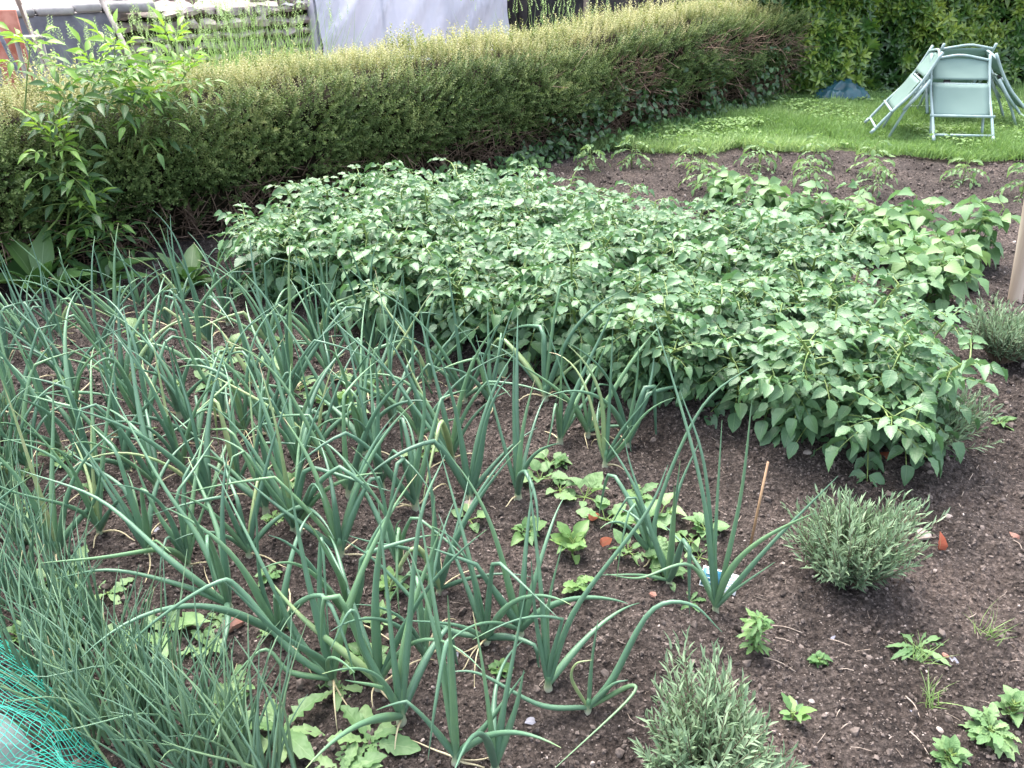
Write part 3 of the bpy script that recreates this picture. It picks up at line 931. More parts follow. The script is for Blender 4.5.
tprot = [tomato_plant(h) for h in (.2, .25, .29)]
st = Stock()
for i, (px, py) in enumerate([(590, 172), (632, 166), (690, 172), (758, 172), (700, 192), (812, 172), (808, 190), (868, 180), (872, 196), (962, 186), (1020, 200), (1040, 180), (1075, 205)]):
    lab = 'small tomato plant with pale feathery leaves in the bare soil before the lawn'
    if px == 962: lab = 'tomato plant standing alone in the soil in front of the lawn chairs'
    if px == 590: lab = 'tomato plant nearest the foot of the clipped hedge'
    st.place(i % 3, lambda i=i: make_plant('tomato_plant', [('foliage', tprot[i % 3][0], M['tomato']), ('stems', tprot[i % 3][1], M['potato_stem'])], '', 'tomato plant', 'tomato plants along the back strip'), on(gp(px, py)), U(0, 6.28), lab, U(.72, .95))


# ------------------------------------------------------------------ onions
def onion_leaf(gl, path, r0, tint, flat=.0, pale_tip=False):
    n = len(path); t = np.linspace(0, 1, n)
    rad = r0 * (1 - t ** 2.2) * (.75 + .5 * np.sin(np.clip(t * 2.2, 0, 1) * math.pi) * .5) + .0006
    tn = np.full(n, tint) + U(-.03, .03)
    if pale_tip: tn = tn + np.clip((t - .86) / .14, 0, 1) * .45
    tube(gl, path, rad, 7, tn, False)


def onion_path(az, e0, L, bend, kink=None, n=16, tw=0.0):
    p = np.zeros(3); out = [p.copy()]; el = e0; wob = rng.normal(0, .75); ph = U(0, 6.28)
    for i in range(1, n):
        t = i / (n - 1)
        el -= bend * t * 2 / n + wob * math.sin(t * 5 + ph) / n; az += wob * math.cos(t * 4 + ph) / n
        if kink and abs(t - kink[0]) < .5 / (n - 1) * 1.6: el -= kink[1] / 2.0
        az2 = az + tw * t
        el = max(el, -1.45)
        p = p + np.array([math.cos(az2) * math.cos(el), math.sin(az2) * math.cos(el), math.sin(el)]) * L / (n - 1)
        out.append(p.copy())
    return np.array(out)


def onion(base, label, group, nl=7, size=1.0, hand=(), lean=None, seedaz=None):
    o = thing('onion_plant', label, 'onion', base, 0, group)
    gl, gn = G(), G()
    b = np.asarray(base, float)
    az0 = U(0, 6.28) if seedaz is None else seedaz
    hneck = U(.02, .036) * size
    tube(gn, [[0, 0, -.015], [0, 0, .003], [0, 0, hneck * .5], [0, 0, hneck], [0, 0, hneck * 1.7], [0, 0, hneck * 2.3]], np.array([.012, .013, .0105, .009, .0085, .004]) * size, 9, np.array([0, .1, .35, .65, 1, 1]))
    for k in range(nl):
        az = az0 + (0 if k % 2 else math.pi) + rng.normal(0, .5)
        outer = 1 - k / max(nl - 1, 1)          # oldest leaves lie lowest
        e0 = 1.5 - .75 * outer * U(.4, 1.15)
        L = size * U(.34, .58) * (1 - .25 * (outer > .8))
        bend = U(.0, .55) + outer * U(0, 1.5)
        if lean is not None:
            v = np.array([math.cos(az) * math.cos(e0), math.sin(az) * math.cos(e0)]) + np.array(lean) * .35
            e0 = math.atan2(math.sin(e0), np.linalg.norm(v)); az = math.atan2(v[1], v[0])
        kink = (U(.45, .8), U(1.2, 2.6)) if rng.random() < .26 else None
        pth = onion_path(az, e0, L, bend, kink, 16, U(-.5, .5)) + np.array([0, 0, hneck * .7])
        hz = pth[:, 2]; lim = .008 - .0 * hz
        pth[:, 2] = np.maximum(hz, lim)
        onion_leaf(gl, pth, size * U(.0056, .0108), (.36 + U(-.22, .26) if rng.random() > .05 else U(.75, .9)), pale_tip=rng.random() < .4)
    for k in range(rng.integers(1, 4) if nl > 3 else 0):     # withered outer leaves on the soil
        L = U(.08, .22); pth = onion_path(U(0, 6.28), U(.1, .9), L, U(1, 2.5), None, 10, U(-1, 1)); pth[:, 2] = np.maximum(pth[:, 2], .006) + .01
        onion_leaf(gl, pth, U(.0015, .003), 1.1)
    for hl in hand:
        pts = [[0, 0, hneck * .7]]
        for (px, py, dy) in hl[0]:
            q = at(px, py, b[1] + dy) - b
            q[2] = max(q[2], .012); pts.append(q)
        onion_leaf(gl, spline(pts, 20), hl[1], hl[2])
    gl.build('leaves', M['onion'], o); gn.build('neck', M['onion_base'], o)
    return o


GR = 'onions in the vegetable bed'
# onions one can point at, with their marked leaves
onion(on(gp(715, 612)), 'onion beside the plant label, one straight leaf slanting over towards the lavender', GR, 2, .9, hand=[
    ([(770, 545, .0), (838, 476, .0)], .0075, .32), ([(700, 480, .05), (652, 310, .25)], .0072, .4), ([(715, 545, .03), (722, 420, .1)], .008, .45),
    ([(740, 500, .02), (752, 400, .05)], .0065, .5), ([(735, 590, -.03), (775, 562, -.05)], .0055, .45), ([(690, 565, -.02), (640, 578, -.06), (606, 574, -.1)], .005, .55), ([(705, 470, .1), (680, 390, .2)], .006, .3)])
onion(on(gp(548, 690)), 'onion with tall upright leaves and one long leaf slanting right over bare soil', GR, 2, .9, hand=[
    ([(575, 610, .03), (645, 515, .05), (668, 465, .08)], .0072, .36), ([(541, 590, .05), (528, 470, .15)], .0078, .42), ([(548, 610, .05), (562, 545, .08)], .006, .5), ([(536, 620, .02), (531, 560, .02)], .0065, .38)])
onion(on(gp(588, 712)), 'small onion on bare soil with a thick leaf arching to the right', GR, 0, .8, hand=[
    ([(612, 680, .0), (650, 612, .02), (690, 604, .02), (722, 632, .0)], .0085, .34), ([(592, 660, .02), (598, 620, .03)], .005, .42), ([(572, 680, .0), (576, 664, .0), (592, 660, .0)], .004, .85), ([(630, 686, -.02), (628, 700, -.06), (555, 768, -.2)], .0055, .6),
    ([(540, 705, -.03), (480, 674, -.02), (445, 672, -.02)], .006, .35), ([(612, 685, -.02), (628, 680, -.03)], .005, .4)])
onion(on(gp(668, 588)), 'onion at the row end left of the plant label with narrow crossing leaves', GR, 5, .95, hand=[
    ([(655, 520, .05), (700, 410, .1), (760, 360, .1)], .007, .4), ([(640, 575, -.02), (600, 575, -.04)], .005, .5), ([(676, 500, .1), (700, 440, .15)], .007, .4)])
onion(on(gp(402, 726)), 'onion in the near row with tall thick leaves above lobed radish leaves', GR, 4, 1.0, hand=[
    ([(392, 640, .02), (378, 500, .12)], .0085, .4), ([(408, 640, .03), (420, 520, .1), (445, 455, .2)], .0085, .42), ([(386, 690, -.02), (345, 680, -.05)], .008, .5), ([(365, 650, .03), (352, 610, .03), (330, 650, -.02)], .007, .33)])
onion(on(gp(457, 764)), 'nearest onion with a thick leaf bent double like a hook', GR, 4, 1.0, hand=[
    ([(452, 680, .03), (448, 640, .05), (436, 700, -.02), (428, 760, -.06)], .0085, .4), ([(440, 640, .08), (418, 500, .2)], .0085, .45), ([(490, 720, .02), (525, 672, .05)], .008, .42)])
onion(on(gp(495, 772)), 'onion with two thick blue-green blades at the bottom edge beside the lavender', GR, 3, .9, hand=[
    ([(505, 700, .03), (525, 595, .1)], .009, .38), ([(515, 710, .02), (524, 670, .03)], .0085, .45)])
onion(on(gp(487, 645)), 'onion leaning left with many flattened leaves in front of the bare soil', GR, 5, 1.0, hand=[
    ([(440, 625, .0), (380, 565, .05), (345, 540, .05)], .0075, .36), ([(470, 560, .05), (440, 450, .2)], .008, .4), ([(455, 625, -.05), (400, 620, -.1)], .0065, .35)])
onion(on(gp(333, 684)), 'onion sending long leaves up to the left over the radishes', GR, 4, 1.05, hand=[
    ([(290, 650, .0), (240, 590, .02), (215, 583, .0), (150, 625, -.06), (110, 668, -.1)], .0085, .36), ([(300, 640, .05), (260, 560, .1), (215, 470, .25)], .0085, .4), ([(290, 672, -.03), (262, 650, -.02), (215, 700, -.1)], .007, .5),
    ([(320, 600, .08), (322, 540, .12), (330, 660, .0)], .008, .33)])
onion(on(gp(230, 613)), 'onion whose thick leaves fan out far to the left above the chives', GR, 5, 1.05, hand=[
    ([(170, 560, .0), (100, 500, .1), (20, 470, .15)], .009, .42), ([(180, 585, -.02), (110, 570, -.05), (50, 580, -.05)], .0075, .38), ([(200, 540, .08), (160, 480, .15), (100, 370, .35)], .0085, .45)])
onion(on(gp(518, 505)), 'onion with stiff upright leaves standing before the potato row', GR, 5, 1.1, hand=[
    ([(514, 420, .06), (514, 335, .12)], .008, .36), ([(500, 430, .05), (476, 335, .15)], .007, .42)])
onion(on(gp(628, 442)), 'onion touching the front potato leaves, with tall blades', GR, 6, 1.1)

bases = [(240, 300), (282, 312), (330, 332), (372, 350), (465, 402), (490, 408), (545, 404), (588, 432), (370, 392), (318, 352), (228, 324), (182, 304), (140, 308), (20, 335), (60, 335), (100, 352), (62, 382), (150, 372), (200, 382), (128, 402), (255, 392), (292, 402),
         (300, 442), (20, 420), (80, 440), (150, 442), (200, 452), (246, 440), (340, 432), (392, 424), (420, 442), (452, 462), (30, 472), (100, 492), (160, 502), (212, 512), (266, 512), (302, 482), (350, 502), (382, 492), (416, 512), (470, 502), (650, 562),
         (103, 542), (60, 560), (190, 572), (295, 538), (342, 562), (400, 572), (440, 592), (352, 632), (280, 642), (425, 662), (605, 470), (560, 440), (-30, 380), (-40, 450), (-20, 520), (-60, 600), (270, 350), (430, 385), (520, 640), (380, 690), (40, 360), (80, 400), (120, 440), (180, 420), (225, 425), (270, 440), (60, 450), (10, 480), (130, 475), (185, 480), (240, 490), (320, 460), (365, 460), (300, 540), (150, 560), (250, 560), (10, 370), (170, 330), (210, 345), (115, 320), (75, 310), (330, 380), (410, 370)]
for i, (px, py) in enumerate(bases):
    far = py < 400
    lab = 'onion with arching tubular leaves in the far rows between hedge and potatoes' if far else ('blue-green onion with bent leaves crowded in the middle of the onion rows' if py < 530 else 'large onion with thick crossing leaves in the near onion rows')
    onion(on(gp(px, py)), lab, GR, int(rng.integers(5, 9)), U(.88, 1.14) * (.78 if py < 345 else 1), lean=(-.25 if px < 350 else U(-.2, .2), U(0, .5)))

# a dense row of chives at the lower left
CH = [(-40, 470), (0, 500), (-20, 560), (30, 545), (20, 600), (60, 610), (55, 650), (90, 640), (85, 690), (120, 680), (130, 720), (160, 705), (165, 750), (200, 735), (215, 775), (245, 760), (-60, 520), (100, 740), (140, 765), (185, 790), (270, 790), (-10, 640), (40, 690), (70, 730), (0, 440), (-30, 410)]
for i, (px, py) in enumerate(CH):
    o = thing('chive_clump', 'clump of thin upright leaves in the dense chive row beside the green net', 'chives', on(gp(px, py)), 0, 'chive row at the lower left')
    gl = G()
    for k in range(22):
        b0 = np.array([rng.normal(0, .025), rng.normal(0, .025), 0])
        az = rng.normal(1.9, 1.0); L = U(.2, .38)
        pth = onion_path(az, U(1.1, 1.5), L, U(.05, .8), None, 9, U(-.4, .4)) + b0
        onion_leaf(gl, pth, U(.0024, .0042), .5 + U(-.3, .25), pale_tip=rng.random() < .12)
    gl.build('leaves', M['chive'], o)


# ------------------------------------------------------------------ lavender
def lavender(n, r, h):
    gl, gs = G(), G()
    PP, DD, NN, LL, TT = [], [], [], [], []
    sk1 = U(0, 6.28)
    for k in range(n):
        a = U(0, 6.28); e = 1.1 * rng.random() ** .8 * (1 + .25 * math.sin(a + sk1)) ; hv = 1 + .18 * math.sin(2 * a + sk1 * 3)
        d = np.array([math.cos(a) * math.sin(e), math.sin(a) * math.sin(e), math.cos(e)])
        L = hv * U(.6, 1.08) * (h * math.cos(e) ** 2 + r * math.sin(e) ** 2)
        b0 = np.array([math.cos(a), math.sin(a), 0]) * U(0, .035)
        ts = np.linspace(0, 1, 7)
        pth = b0 + d * (ts * L)[:, None]; pth[:, 2] += .075 * ts ** 2 * math.sin(e) + .01
        tube(gs, pth, np.linspace(.0025, .001, 7), 3, .5, False)
        m = 16; t0 = U(0, 1); tn = U(.2, .8)
        for j in range(m):
            t = .28 + .72 * j / (m - 1); i = min(int(t * 6), 5); fr = t * 6 - i
            p = pth[i] * (1 - fr) + pth[i + 1] * fr; tg = norm(pth[i + 1] - pth[i])
            rr = rdirs(1)[0]; rr = norm(rr - tg * np.dot(rr, tg))
            PP.append(p); DD.append(tg * U(.8, 1.4) + rr * (.75 if t < .95 else .3)); NN.append(tg - rr * .3); LL.append(U(.026, .042) * (1.1 - .35 * t)); TT.append(tn + .25 * (t - .5) + U(-.1, .1))
    LL = np.array(LL)
    leaves(gl, T_NEEDLE, np.array(PP), norm(DD), np.array(NN), LL * 1.1, .0058, np.array(TT))
    return gl, gs


for px, py, n, r, h, lab in [(850, 580, 230, .155, .24, 'round bushy lavender in front of the large potato plant'), (700, 792, 240, .16, .21, 'grey-green lavender at the bottom edge of the picture, nearest the viewer'),
                             (998, 364, 200, .22, .22, 'lavender growing at the foot of the round wooden stake'), (925, 450, 150, .18, .16, 'small lavender half hidden under the overhanging potato leaves')]:
    gl, gs = lavender(n, r, h)
    make_plant('lavender', [('foliage', gl, M['lavender']), ('stems', gs, M['wood_stem'])], lab, 'lavender', 'lavender plants', on(gp(px, py)))


# ------------------------------------------------------------------ leafy rosettes: radishes, seedlings and weeds
def rosette(n, L, wr, T, el, stem=.0, tintv=.5, tall=0.0):
    gl, gs = G(), G()
    a0 = U(0, 6.28)
    for k in range(n):
        a = a0 + k * 2.399 + U(-.2, .2); e = U(*el)
        d = np.array([math.cos(a) * math.cos(e), math.sin(a) * math.cos(e), math.sin(e)])
        l = L * U(.6, 1.15); b0 = np.array([0, 0, tall * k / n + .004])
        nn = np.array([-math.cos(a) * math.sin(e), -math.sin(a) * math.sin(e), math.cos(e)]) + rng.normal(0, .2, 3)
        p = b0 + d * stem * l
        if stem: tube(gs, [b0, b0 + d * stem * l * .5, p], .0018, 4, .5, False)
        leaves(gl, T[rng.integers(len(T))], p[None], d, nn, l * (1 - stem * .3), l * wr, tintv + U(-.2, .25))
    if tall: tube(gs, [[0, 0, 0], [0, 0, tall]], .003, 5)
    if not gs.n: tube(gs, [[0, 0, -.01], [0, 0, .01]], .003, 5)
    return gl, gs


def plant(name, px, py, spec, mat, label, cat, group=None):
    gl, gs = rosette(*spec)
    return make_plant(name, [('foliage', gl, M[mat]), ('stems', gs, M['potato_stem'])], label, cat, group, on(gp(px, py)))


RG = 'radishes between the onions'
for px, py, n, L, lab in [(72, 590, 11, .13, 'broad pale radish clump behind the thin chive leaves'), (165, 640, 7, .14, 'radish with lobed leaves beside a broken brick piece'), (282, 735, 9, .16, 'radish with upright scalloped leaves at the bottom, left of the nearest onions'),
                          (370, 745, 9, .12, 'radish under the near onions, leaves flat on the soil'), (340, 690, 7, .1, ''), (210, 655, 8, .08, ''), (345, 775, 8, .12, ''), (240, 690, 6, .09, ''), (130, 640, 6, .1, ''), (110, 600, 6, .1, '')]:
    plant('radish_plant', px, py, (n, L * .85, .42, T_SPOON, (.15, .85), 0, .55), 'radish', lab or 'small pale radish half hidden between onions and chives', 'radish', RG)
for px, py, n, L in [(235, 352, 8, .1), (262, 372, 8, .11), (300, 392, 7, .11), (330, 408, 8, .12), (285, 345, 6, .08), (225, 375, 7, .1), (420, 460, 6, .09), (540, 480, 8, .1), (560, 492, 6, .08), (585, 500, 8, .1), (605, 520, 8, .11), (645, 530, 8, .11), (690, 540, 6, .09), (660, 515, 7, .09), (550, 465, 6, .08), (470, 525, 6, .08), (700, 555, 5, .06), (350, 418, 7, .1), (140, 335, 7, .11)]:
    plant('seedling', px, py, (n, L * .68, .68, T_OVATE, (.0, .8), .5, .6), 'radish', 'light green round-leaved seedling in the thin line ' + ('near the hedge' if px < 400 else 'before the potatoes'), 'seedling', 'round-leaved seedlings in a line')
WG = 'weeds in the soil'
for k in range(34):
    px, py = (U(20, 520), U(345, 720)) if k < 26 else (U(520, 720), U(455, 600))
    gl, gs = rosette(int(rng.integers(7, 14)), U(.03, .06), U(.45, .75), [T_OVATE, T_SPOON][k % 2], (.05, .9), .4 * (k % 2 == 0), U(.4, .7), .02)
    make_plant('low_weed', [('foliage', gl, M['radish' if k % 3 else 'weed']), ('stems', gs, M['potato_stem'])], 'low pale weed on the soil among the onion rows', 'weed', 'low weeds among the onions', on(gp(px, py)))
plant('weed_plant', 752, 655, (60, .042, .3, T_SPOON, (.0, 1.1), 0, .55, .11), 'weed', 'upright bright green weed with toothed leaves behind the nearest lavender', 'weed', WG)
plant('weed_plant', 918, 645, (16, .08, .24, T_SPOON, (.05, .7), 0, .35), 'radish', 'flat jagged rosette weed alone on the bare soil, right', 'weed', WG)
plant('weed_plant', 818, 662, (14, .028, .7, T_OVATE, (.1, 1.0), .3, .45, .02), 'weed', 'tiny round-leaved weed between the two near lavenders', 'weed', WG)
plant('weed_plant', 572, 560, (16, .06, .6, T_OVATE, (.1, 1.0), .3, .75, .05), 'weed', 'yellow-green nettle-like weed beside a dry leaf', 'weed', WG)
plant('weed_plant', 690, 600, (9, .06, .3, T_SPOON, (.1, .6), 0, .5), 'weed', 'small jagged weed at the foot of the plant label', 'weed', WG)
plant('weed_plant', 985, 745, (40, .05, .5, T_SPOON, (.1, 1.0), .2, .6, .04), 'radish', 'spreading pale green weed with rounded leaves at the bottom right', 'weed', WG)
plant('weed_plant', 1010, 715, (26, .035, .7, T_OVATE, (.1, 1.0), .5, .55, .04), 'radish', 'rounded weed at the right edge above the bigger spreading weed', 'weed', WG)
plant('weed_plant', 945, 770, (26, .032, .7, T_OVATE, (.1, 1.0), .5, .5, .03), 'radish', 'low weed at the bottom edge under the spreading weed', 'weed', WG)
plant('weed_plant', 790, 730, (9, .045, .5, T_OVATE, (.1, 1.0), .3, .6, .03), 'weed', 'small weed tucked against the right side of the nearest lavender', 'weed', WG)
plant('weed_plant', 1000, 420, (9, .05, .4, T_OVATE, (.1, .7), .3, .45), 'weed', 'little weed on the bare soil below the stake', 'weed', WG)
plant('weed_plant', 500, 672, (12, .03, .7, T_OVATE, (.1, .8), .3, .55), 'weed', 'low small-leaved weed at the root of the tall middle onion', 'weed', WG)
plant('weed_plant', 560, 468, (14, .03, .7, T_OVATE, (.1, .9), .3, .35, .02), 'weed', 'little dark weed below the front potato leaves', 'weed', WG)
plant('dock_plant', 42, 300, (12, .30, .36, T_LANCE, (.5, 1.25), .2, .45), 'dock', 'dock with long broad leaves at the foot of the hedge on the left', 'dock')
plant('dock_plant', 100, 290, (10, .26, .34, T_LANCE, (.4, 1.2), .2, .4), 'dock', 'smaller dock at the hedge foot, right of the large dock', 'dock')
plant('dock_plant', 190, 285, (14, .2, .4, T_OVATE, (.2, 1.1), .2, .4), 'dock', 'leafy dock between the hedge and the first potato plant', 'dock')
# tuft of grass by the right edge
for px, py, lab in [(985, 640, 'thin tuft of grass on the bare soil at the right edge'), (870, 700, 'grass tuft beside the rounded weeds'), (922, 655, 'wispy grass growing out of the flat rosette weed')]:
    gl = G(); n = 22
    d = rdirs(n); d[:, 2] = U(.8, 2.2, n)
    leaves(gl, T_BLADE, rng.normal(0, .012, (n, 3)) * [1, 1, 0], norm(d), rdirs(n), U(.04, .09, n), .0025, U(.4, .9, n))
    make_plant('grass_tuft', [('blades', gl, M['grass'])], lab, 'grass', 'loose grass tufts', on(gp(px + (60 if px == 870 else 0), py)))


# ------------------------------------------------------------------ stones, dry leaves, twigs, label, cane, stake
def stone(name, px, py, s, mat, label, cat, flat=.6, group=None):
    g = G()
    q = int(rng.integers(5))
    v = ICOS[q]['v'] * (1 + rng.normal(0, .1, (12, 1))) * np.array([1, U(.65, .95), flat])
    g.add(v * s, [itri])
    o = g.build(name, M[mat], smooth=False)
    p = on(gp(px, py)); o.location = Vector((p[0], p[1], p[2] + s * flat * .35)); o.rotation_euler = (U(-.2, .2), U(-.2, .2), U(0, 6.28))
    if mat == 'pebble':
        md = o.modifiers.new('round', 'SUBSURF'); md.levels = 2; md.render_levels = 2
        for p_ in o.data.polygons: p_.use_smooth = True
    return tag(o, label, cat, group)


SG = 'stones lying on the soil'
for a in [(922, 536, .030, 'pebble', 'large grey-pink stone beside the red dry leaf'), (865, 668, .014, 'pebble', 'yellowish pebble alone right of the tiny weed'), (784, 565, .016, 'pebble', 'pink stone chip left of the round lavender'),
          (955, 585, .010, 'pebble', 'white pebble on the soil below the red dry leaf'), (762, 562, .009, 'pebble', 'small white pebble by the foot of the cane'), (830, 615, .008, 'pebble', 'white stone chip below the round lavender'),
          (843, 706, .012, 'pebble', 'round pebble in a dip of bare soil'), (810, 706, .011, 'pebble', 'beige pebble right of the nearest lavender'), (938, 735, .012, 'pebble', 'pebble left of the spreading weed'), (888, 750, .008, 'pebble', 'small pebble near the bottom edge'),
          (1016, 535, .018, 'brick', 'pinkish brick chip at the right edge'), (946, 655, .011, 'brick', 'orange brick chip between two slate flakes'), (948, 520, .014, 'pebble', 'pale clod above the red dry leaf'), (645, 584, .016, 'brick', 'small brick piece left of the plant label'),
          (500, 622, .018, 'pebble', 'cream stone between the onions'), (468, 512, .028, 'pebble', 'grey-pink stone under the upright onions'), (235, 632, .034, 'brick', 'broken orange brick among the radishes'), (176, 634, .022, 'brick', 'brown brick bit left of the broken orange brick'), (652, 602, .014, 'brick', 'terracotta chip on bare soil below the row end'), (806, 462, .02, 'pebble', 'brown stone in the shade of the large potato plant'), (1005, 620, .009, 'pebble', 'small pebble by the thin grass tuft')]:
    stone('stone', a[0], a[1], a[2], a[3], a[4], 'stone', .65, SG)
for a in [(832, 637, .018, 'pointed slate flake behind the tiny weed'), (938, 655, .016, 'slate flake left of the orange brick chip'), (954, 660, .015, 'slate flake right of the orange brick chip'), (793, 708, .014, 'slate chip touching the nearest lavender'), (910, 715, .012, 'grey slate chip on open soil left of the rounded weeds'),
          (532, 722, .014, 'blue-grey slate chip among the near onions'), (455, 655, .024, 'flat dark slate between the crossing onions'), (160, 535, .018, 'slate chip among the left onions'), (258, 628, .014, 'small slate right of the broken orange brick')]:
    stone('slate_flake', a[0], a[1], a[2], 'slate', a[3], 'slate', .22, SG)


def dry_leaf(px, py, L, w, tint, label, dz=.012, rz=0.0, el=.5):
    g = G()
    leaves(g, T_OVATE[1], np.zeros((1, 3)), np.array([math.cos(rz) * math.cos(el), math.sin(rz) * math.cos(el), math.sin(el)]), np.array([.3, -.6, .7]), L, w, tint)
    o = g.build('dry_leaf', M['deadleaf']); p = on(gp(px, py)); o.location = Vector((p[0], p[1], p[2] + dz))
    md = o.modifiers.new('thick', 'SOLIDIFY'); md.thickness = .0006
    return tag(o, label, 'leaf', 'dry leaves on the soil')


dry_leaf(938, 552, .055, .032, .1, 'curled red-brown dry leaf beside the large stone', rz=.9, el=.9)
dry_leaf(888, 472, .05, .03, .5, 'orange dry leaf under the sprawling potato plant', rz=2.6, el=.3)
dry_leaf(600, 548, .04, .03, 1.2, 'pale tan dry leaf beside the nettle-like weed', rz=.2, el=.4)
dry_leaf(588, 523, .04, .025, .9, 'pinkish dry leaf between onion and seedlings', rz=.2, el=.3)

TG = 'dry twigs on the soil'
for i, (x0, y0, x1, y1, r, lab) in enumerate([(772, 624, 802, 634, .0022, 'dry twig right of the upright bright weed'), (762, 664, 795, 675, .0022, 'dry stalk below the upright bright weed'), (826, 640, 850, 648, .0024, 'dry twig by the pointed slate flake'), (905, 698, 918, 722, .0022, 'bent dry twig near the bottom, upper half'), (907, 740, 925, 765, .0022, 'bent dry twig at the bottom edge'),
                                              (968, 620, 977, 611, .0025, 'short pale stalk right of the flat rosette weed'), (912, 541, 935, 540, .0028, 'brown twig beside the large stone'), (962, 495, 978, 468, .0022, 'white dry stalk on the path soil'), (966, 497, 985, 490, .002, 'thin dry stalk crossing the white one'), (1012, 545, 1020, 555, .002, 'dry twig at the right edge by the brick chip'),
                                              (985, 640, 992, 620, .0018, 'thin stalk by the right edge grass'), (838, 740, 846, 735, .002, 'dry bit on the soil near the bottom'), (420, 660, 428, 640, .0022, 'brown stalk under the crossing onions')]):
    a, b = on(gp(x0, y0)), on(gp(x1, y1))
    g = G(); c = (a + b) / 2
    tube(g, spline([a - c + [0, 0, .008], rdirs(1)[0] * .004 + [0, 0, .012], b - c + [0, 0, .01]], 8), np.linspace(r, r * .6, 8) * .75, 5)
    o = g.build('twig', M['straw']); o.location = Vector(c); tag(o, lab, 'twig', TG)
n = 420
g = G()
x = U(-1.2, 2.2, n); y = .9 + 2.6 * rng.random(n) ** 1.4
for i in range(n):
    a = U(0, 6.28); L = U(.006, .026); p = np.array([x[i], y[i], float(soil_z(x[i], y[i])) + .015]); d = np.array([math.cos(a), math.sin(a), U(-.1, .1)]) * L
    tube(g, np.array([p - d, p + rdirs(1)[0] * .003, p + d]), U(.0005, .0011), 3, U(0, 1), False)
tag(g.build('straw_litter', M['straw']), 'fine dry stalks and fibres littering the soil', 'litter', kind='stuff')

# cane
a = on(gp(748, 556)); b = at(768, 462, a[1] + .03)
g = G(); tube(g, np.array([[0, 0, -.03], (b - a) * .5, b - a]), [.0036, .0036, .0032], 7)
o = g.build('garden_cane', M['bamboo']); o.location = Vector(a); tag(o, 'thin brown cane stuck upright in the soil behind the plant label', 'cane')

# plant label: a white card with blue print on a spike
pl = thing('plant_label', 'small white and blue printed plant label leaning in the soil by an onion', 'plant label', on(gp(716, 592)), R(-14))
g = G(); box(g, (0, .0, .035), (.075, .0012, .042), bev=.0004)
card = g.build('card', plain_mat('white card', (.72, .75, .76), (.8, .82, .82), 20, .35, 0), pl)
g = G(); box(g, (-.0175, -.001, .035), (.036, .0012, .036)); g.build('printed_panel', plain_mat('blue print', (.03, .14, .22), (.06, .22, .30), 60, .35, 0), card)
g = G()
for q in range(3): box(g, (-.0175, -.002, .026 + .008 * q), (.024 - .006 * (q % 2), .0012, .0018))
for q in range(5): box(g, (.018, -.001, .022 + .0065 * q), (.028 - .008 * (q % 3 == 1), .0012, .0012))
g.build('printed_lines', plain_mat('grey print', (.35, .45, .5), (.45, .55, .58), 60, .35, 0), card)
g = G(); box(g, (0, 0, .0), (.012, .0011, .05)); g.build('spike', bpy.data.materials['white card'], pl)
for ch in [o for o in pl.children]: pass
pl.rotation_euler = (R(-40), R(8), R(-16)); pl.scale = (1.35,) * 3

# round stake at the right
a = on(gp(1014, 303)); b = at(1034, 185, a[1] + .05); d = norm(b - a)
sk = thing('wooden_stake', 'round wooden stake standing in the soil at the right edge', 'stake', a)
g = G(); tube(g, np.array([d * t for t in (-.1, .02, .3, .7, 1.05)]), [.032, .032, .031, .031, .03], 16); g.build('pole', M['post'], sk)

# ------------------------------------------------------------------ lawn chairs leaning together
CW, CL = .50, .80
KY = CL / 1.06


def panel(g, w, y0, y1, sag, zoff=0.0, arch=0.0):
    xs = np.linspace(-w / 2, w / 2, 11); ys = np.linspace(0, 1, 9)
    X, T = np.meshgrid(xs, ys, indexing='ij')
    ar = arch * np.cos(X / w * math.pi)
    Y = y0 + (y1 + ar - y0) * T
    Z = zoff - sag * np.cos(X / w * math.pi) * np.sin(T * math.pi * .8 + .3) + .002 * vnoise(X * 20, T * 7)
    v = np.stack([X, Y, Z], -1).reshape(-1, 3)
    i, j = np.meshgrid(np.arange(10), np.arange(8), indexing='ij'); a = i * 9 + j
    n = len(v)
    f = np.stack([a, a + 9, a + 10, a + 1], -1).reshape(-1, 4)
    vb = v - np.array([0, 0, .003])
    rim = list(range(0, 9)) + [k * 9 + 8 for k in range(1, 11)] + [10 * 9 + k for k in range(7, -1, -1)] + [k * 9 for k in range(9, 0, -1)]
    rf = [[rim[k], rim[(k + 1) % len(rim)], rim[(k + 1) % len(rim)] + n, rim[k] + n] for k in range(len(rim))]
    g.add(np.concatenate([v, vb]), [np.concatenate([f, f[:, ::-1] + n, np.array(rf)])], None, .5)


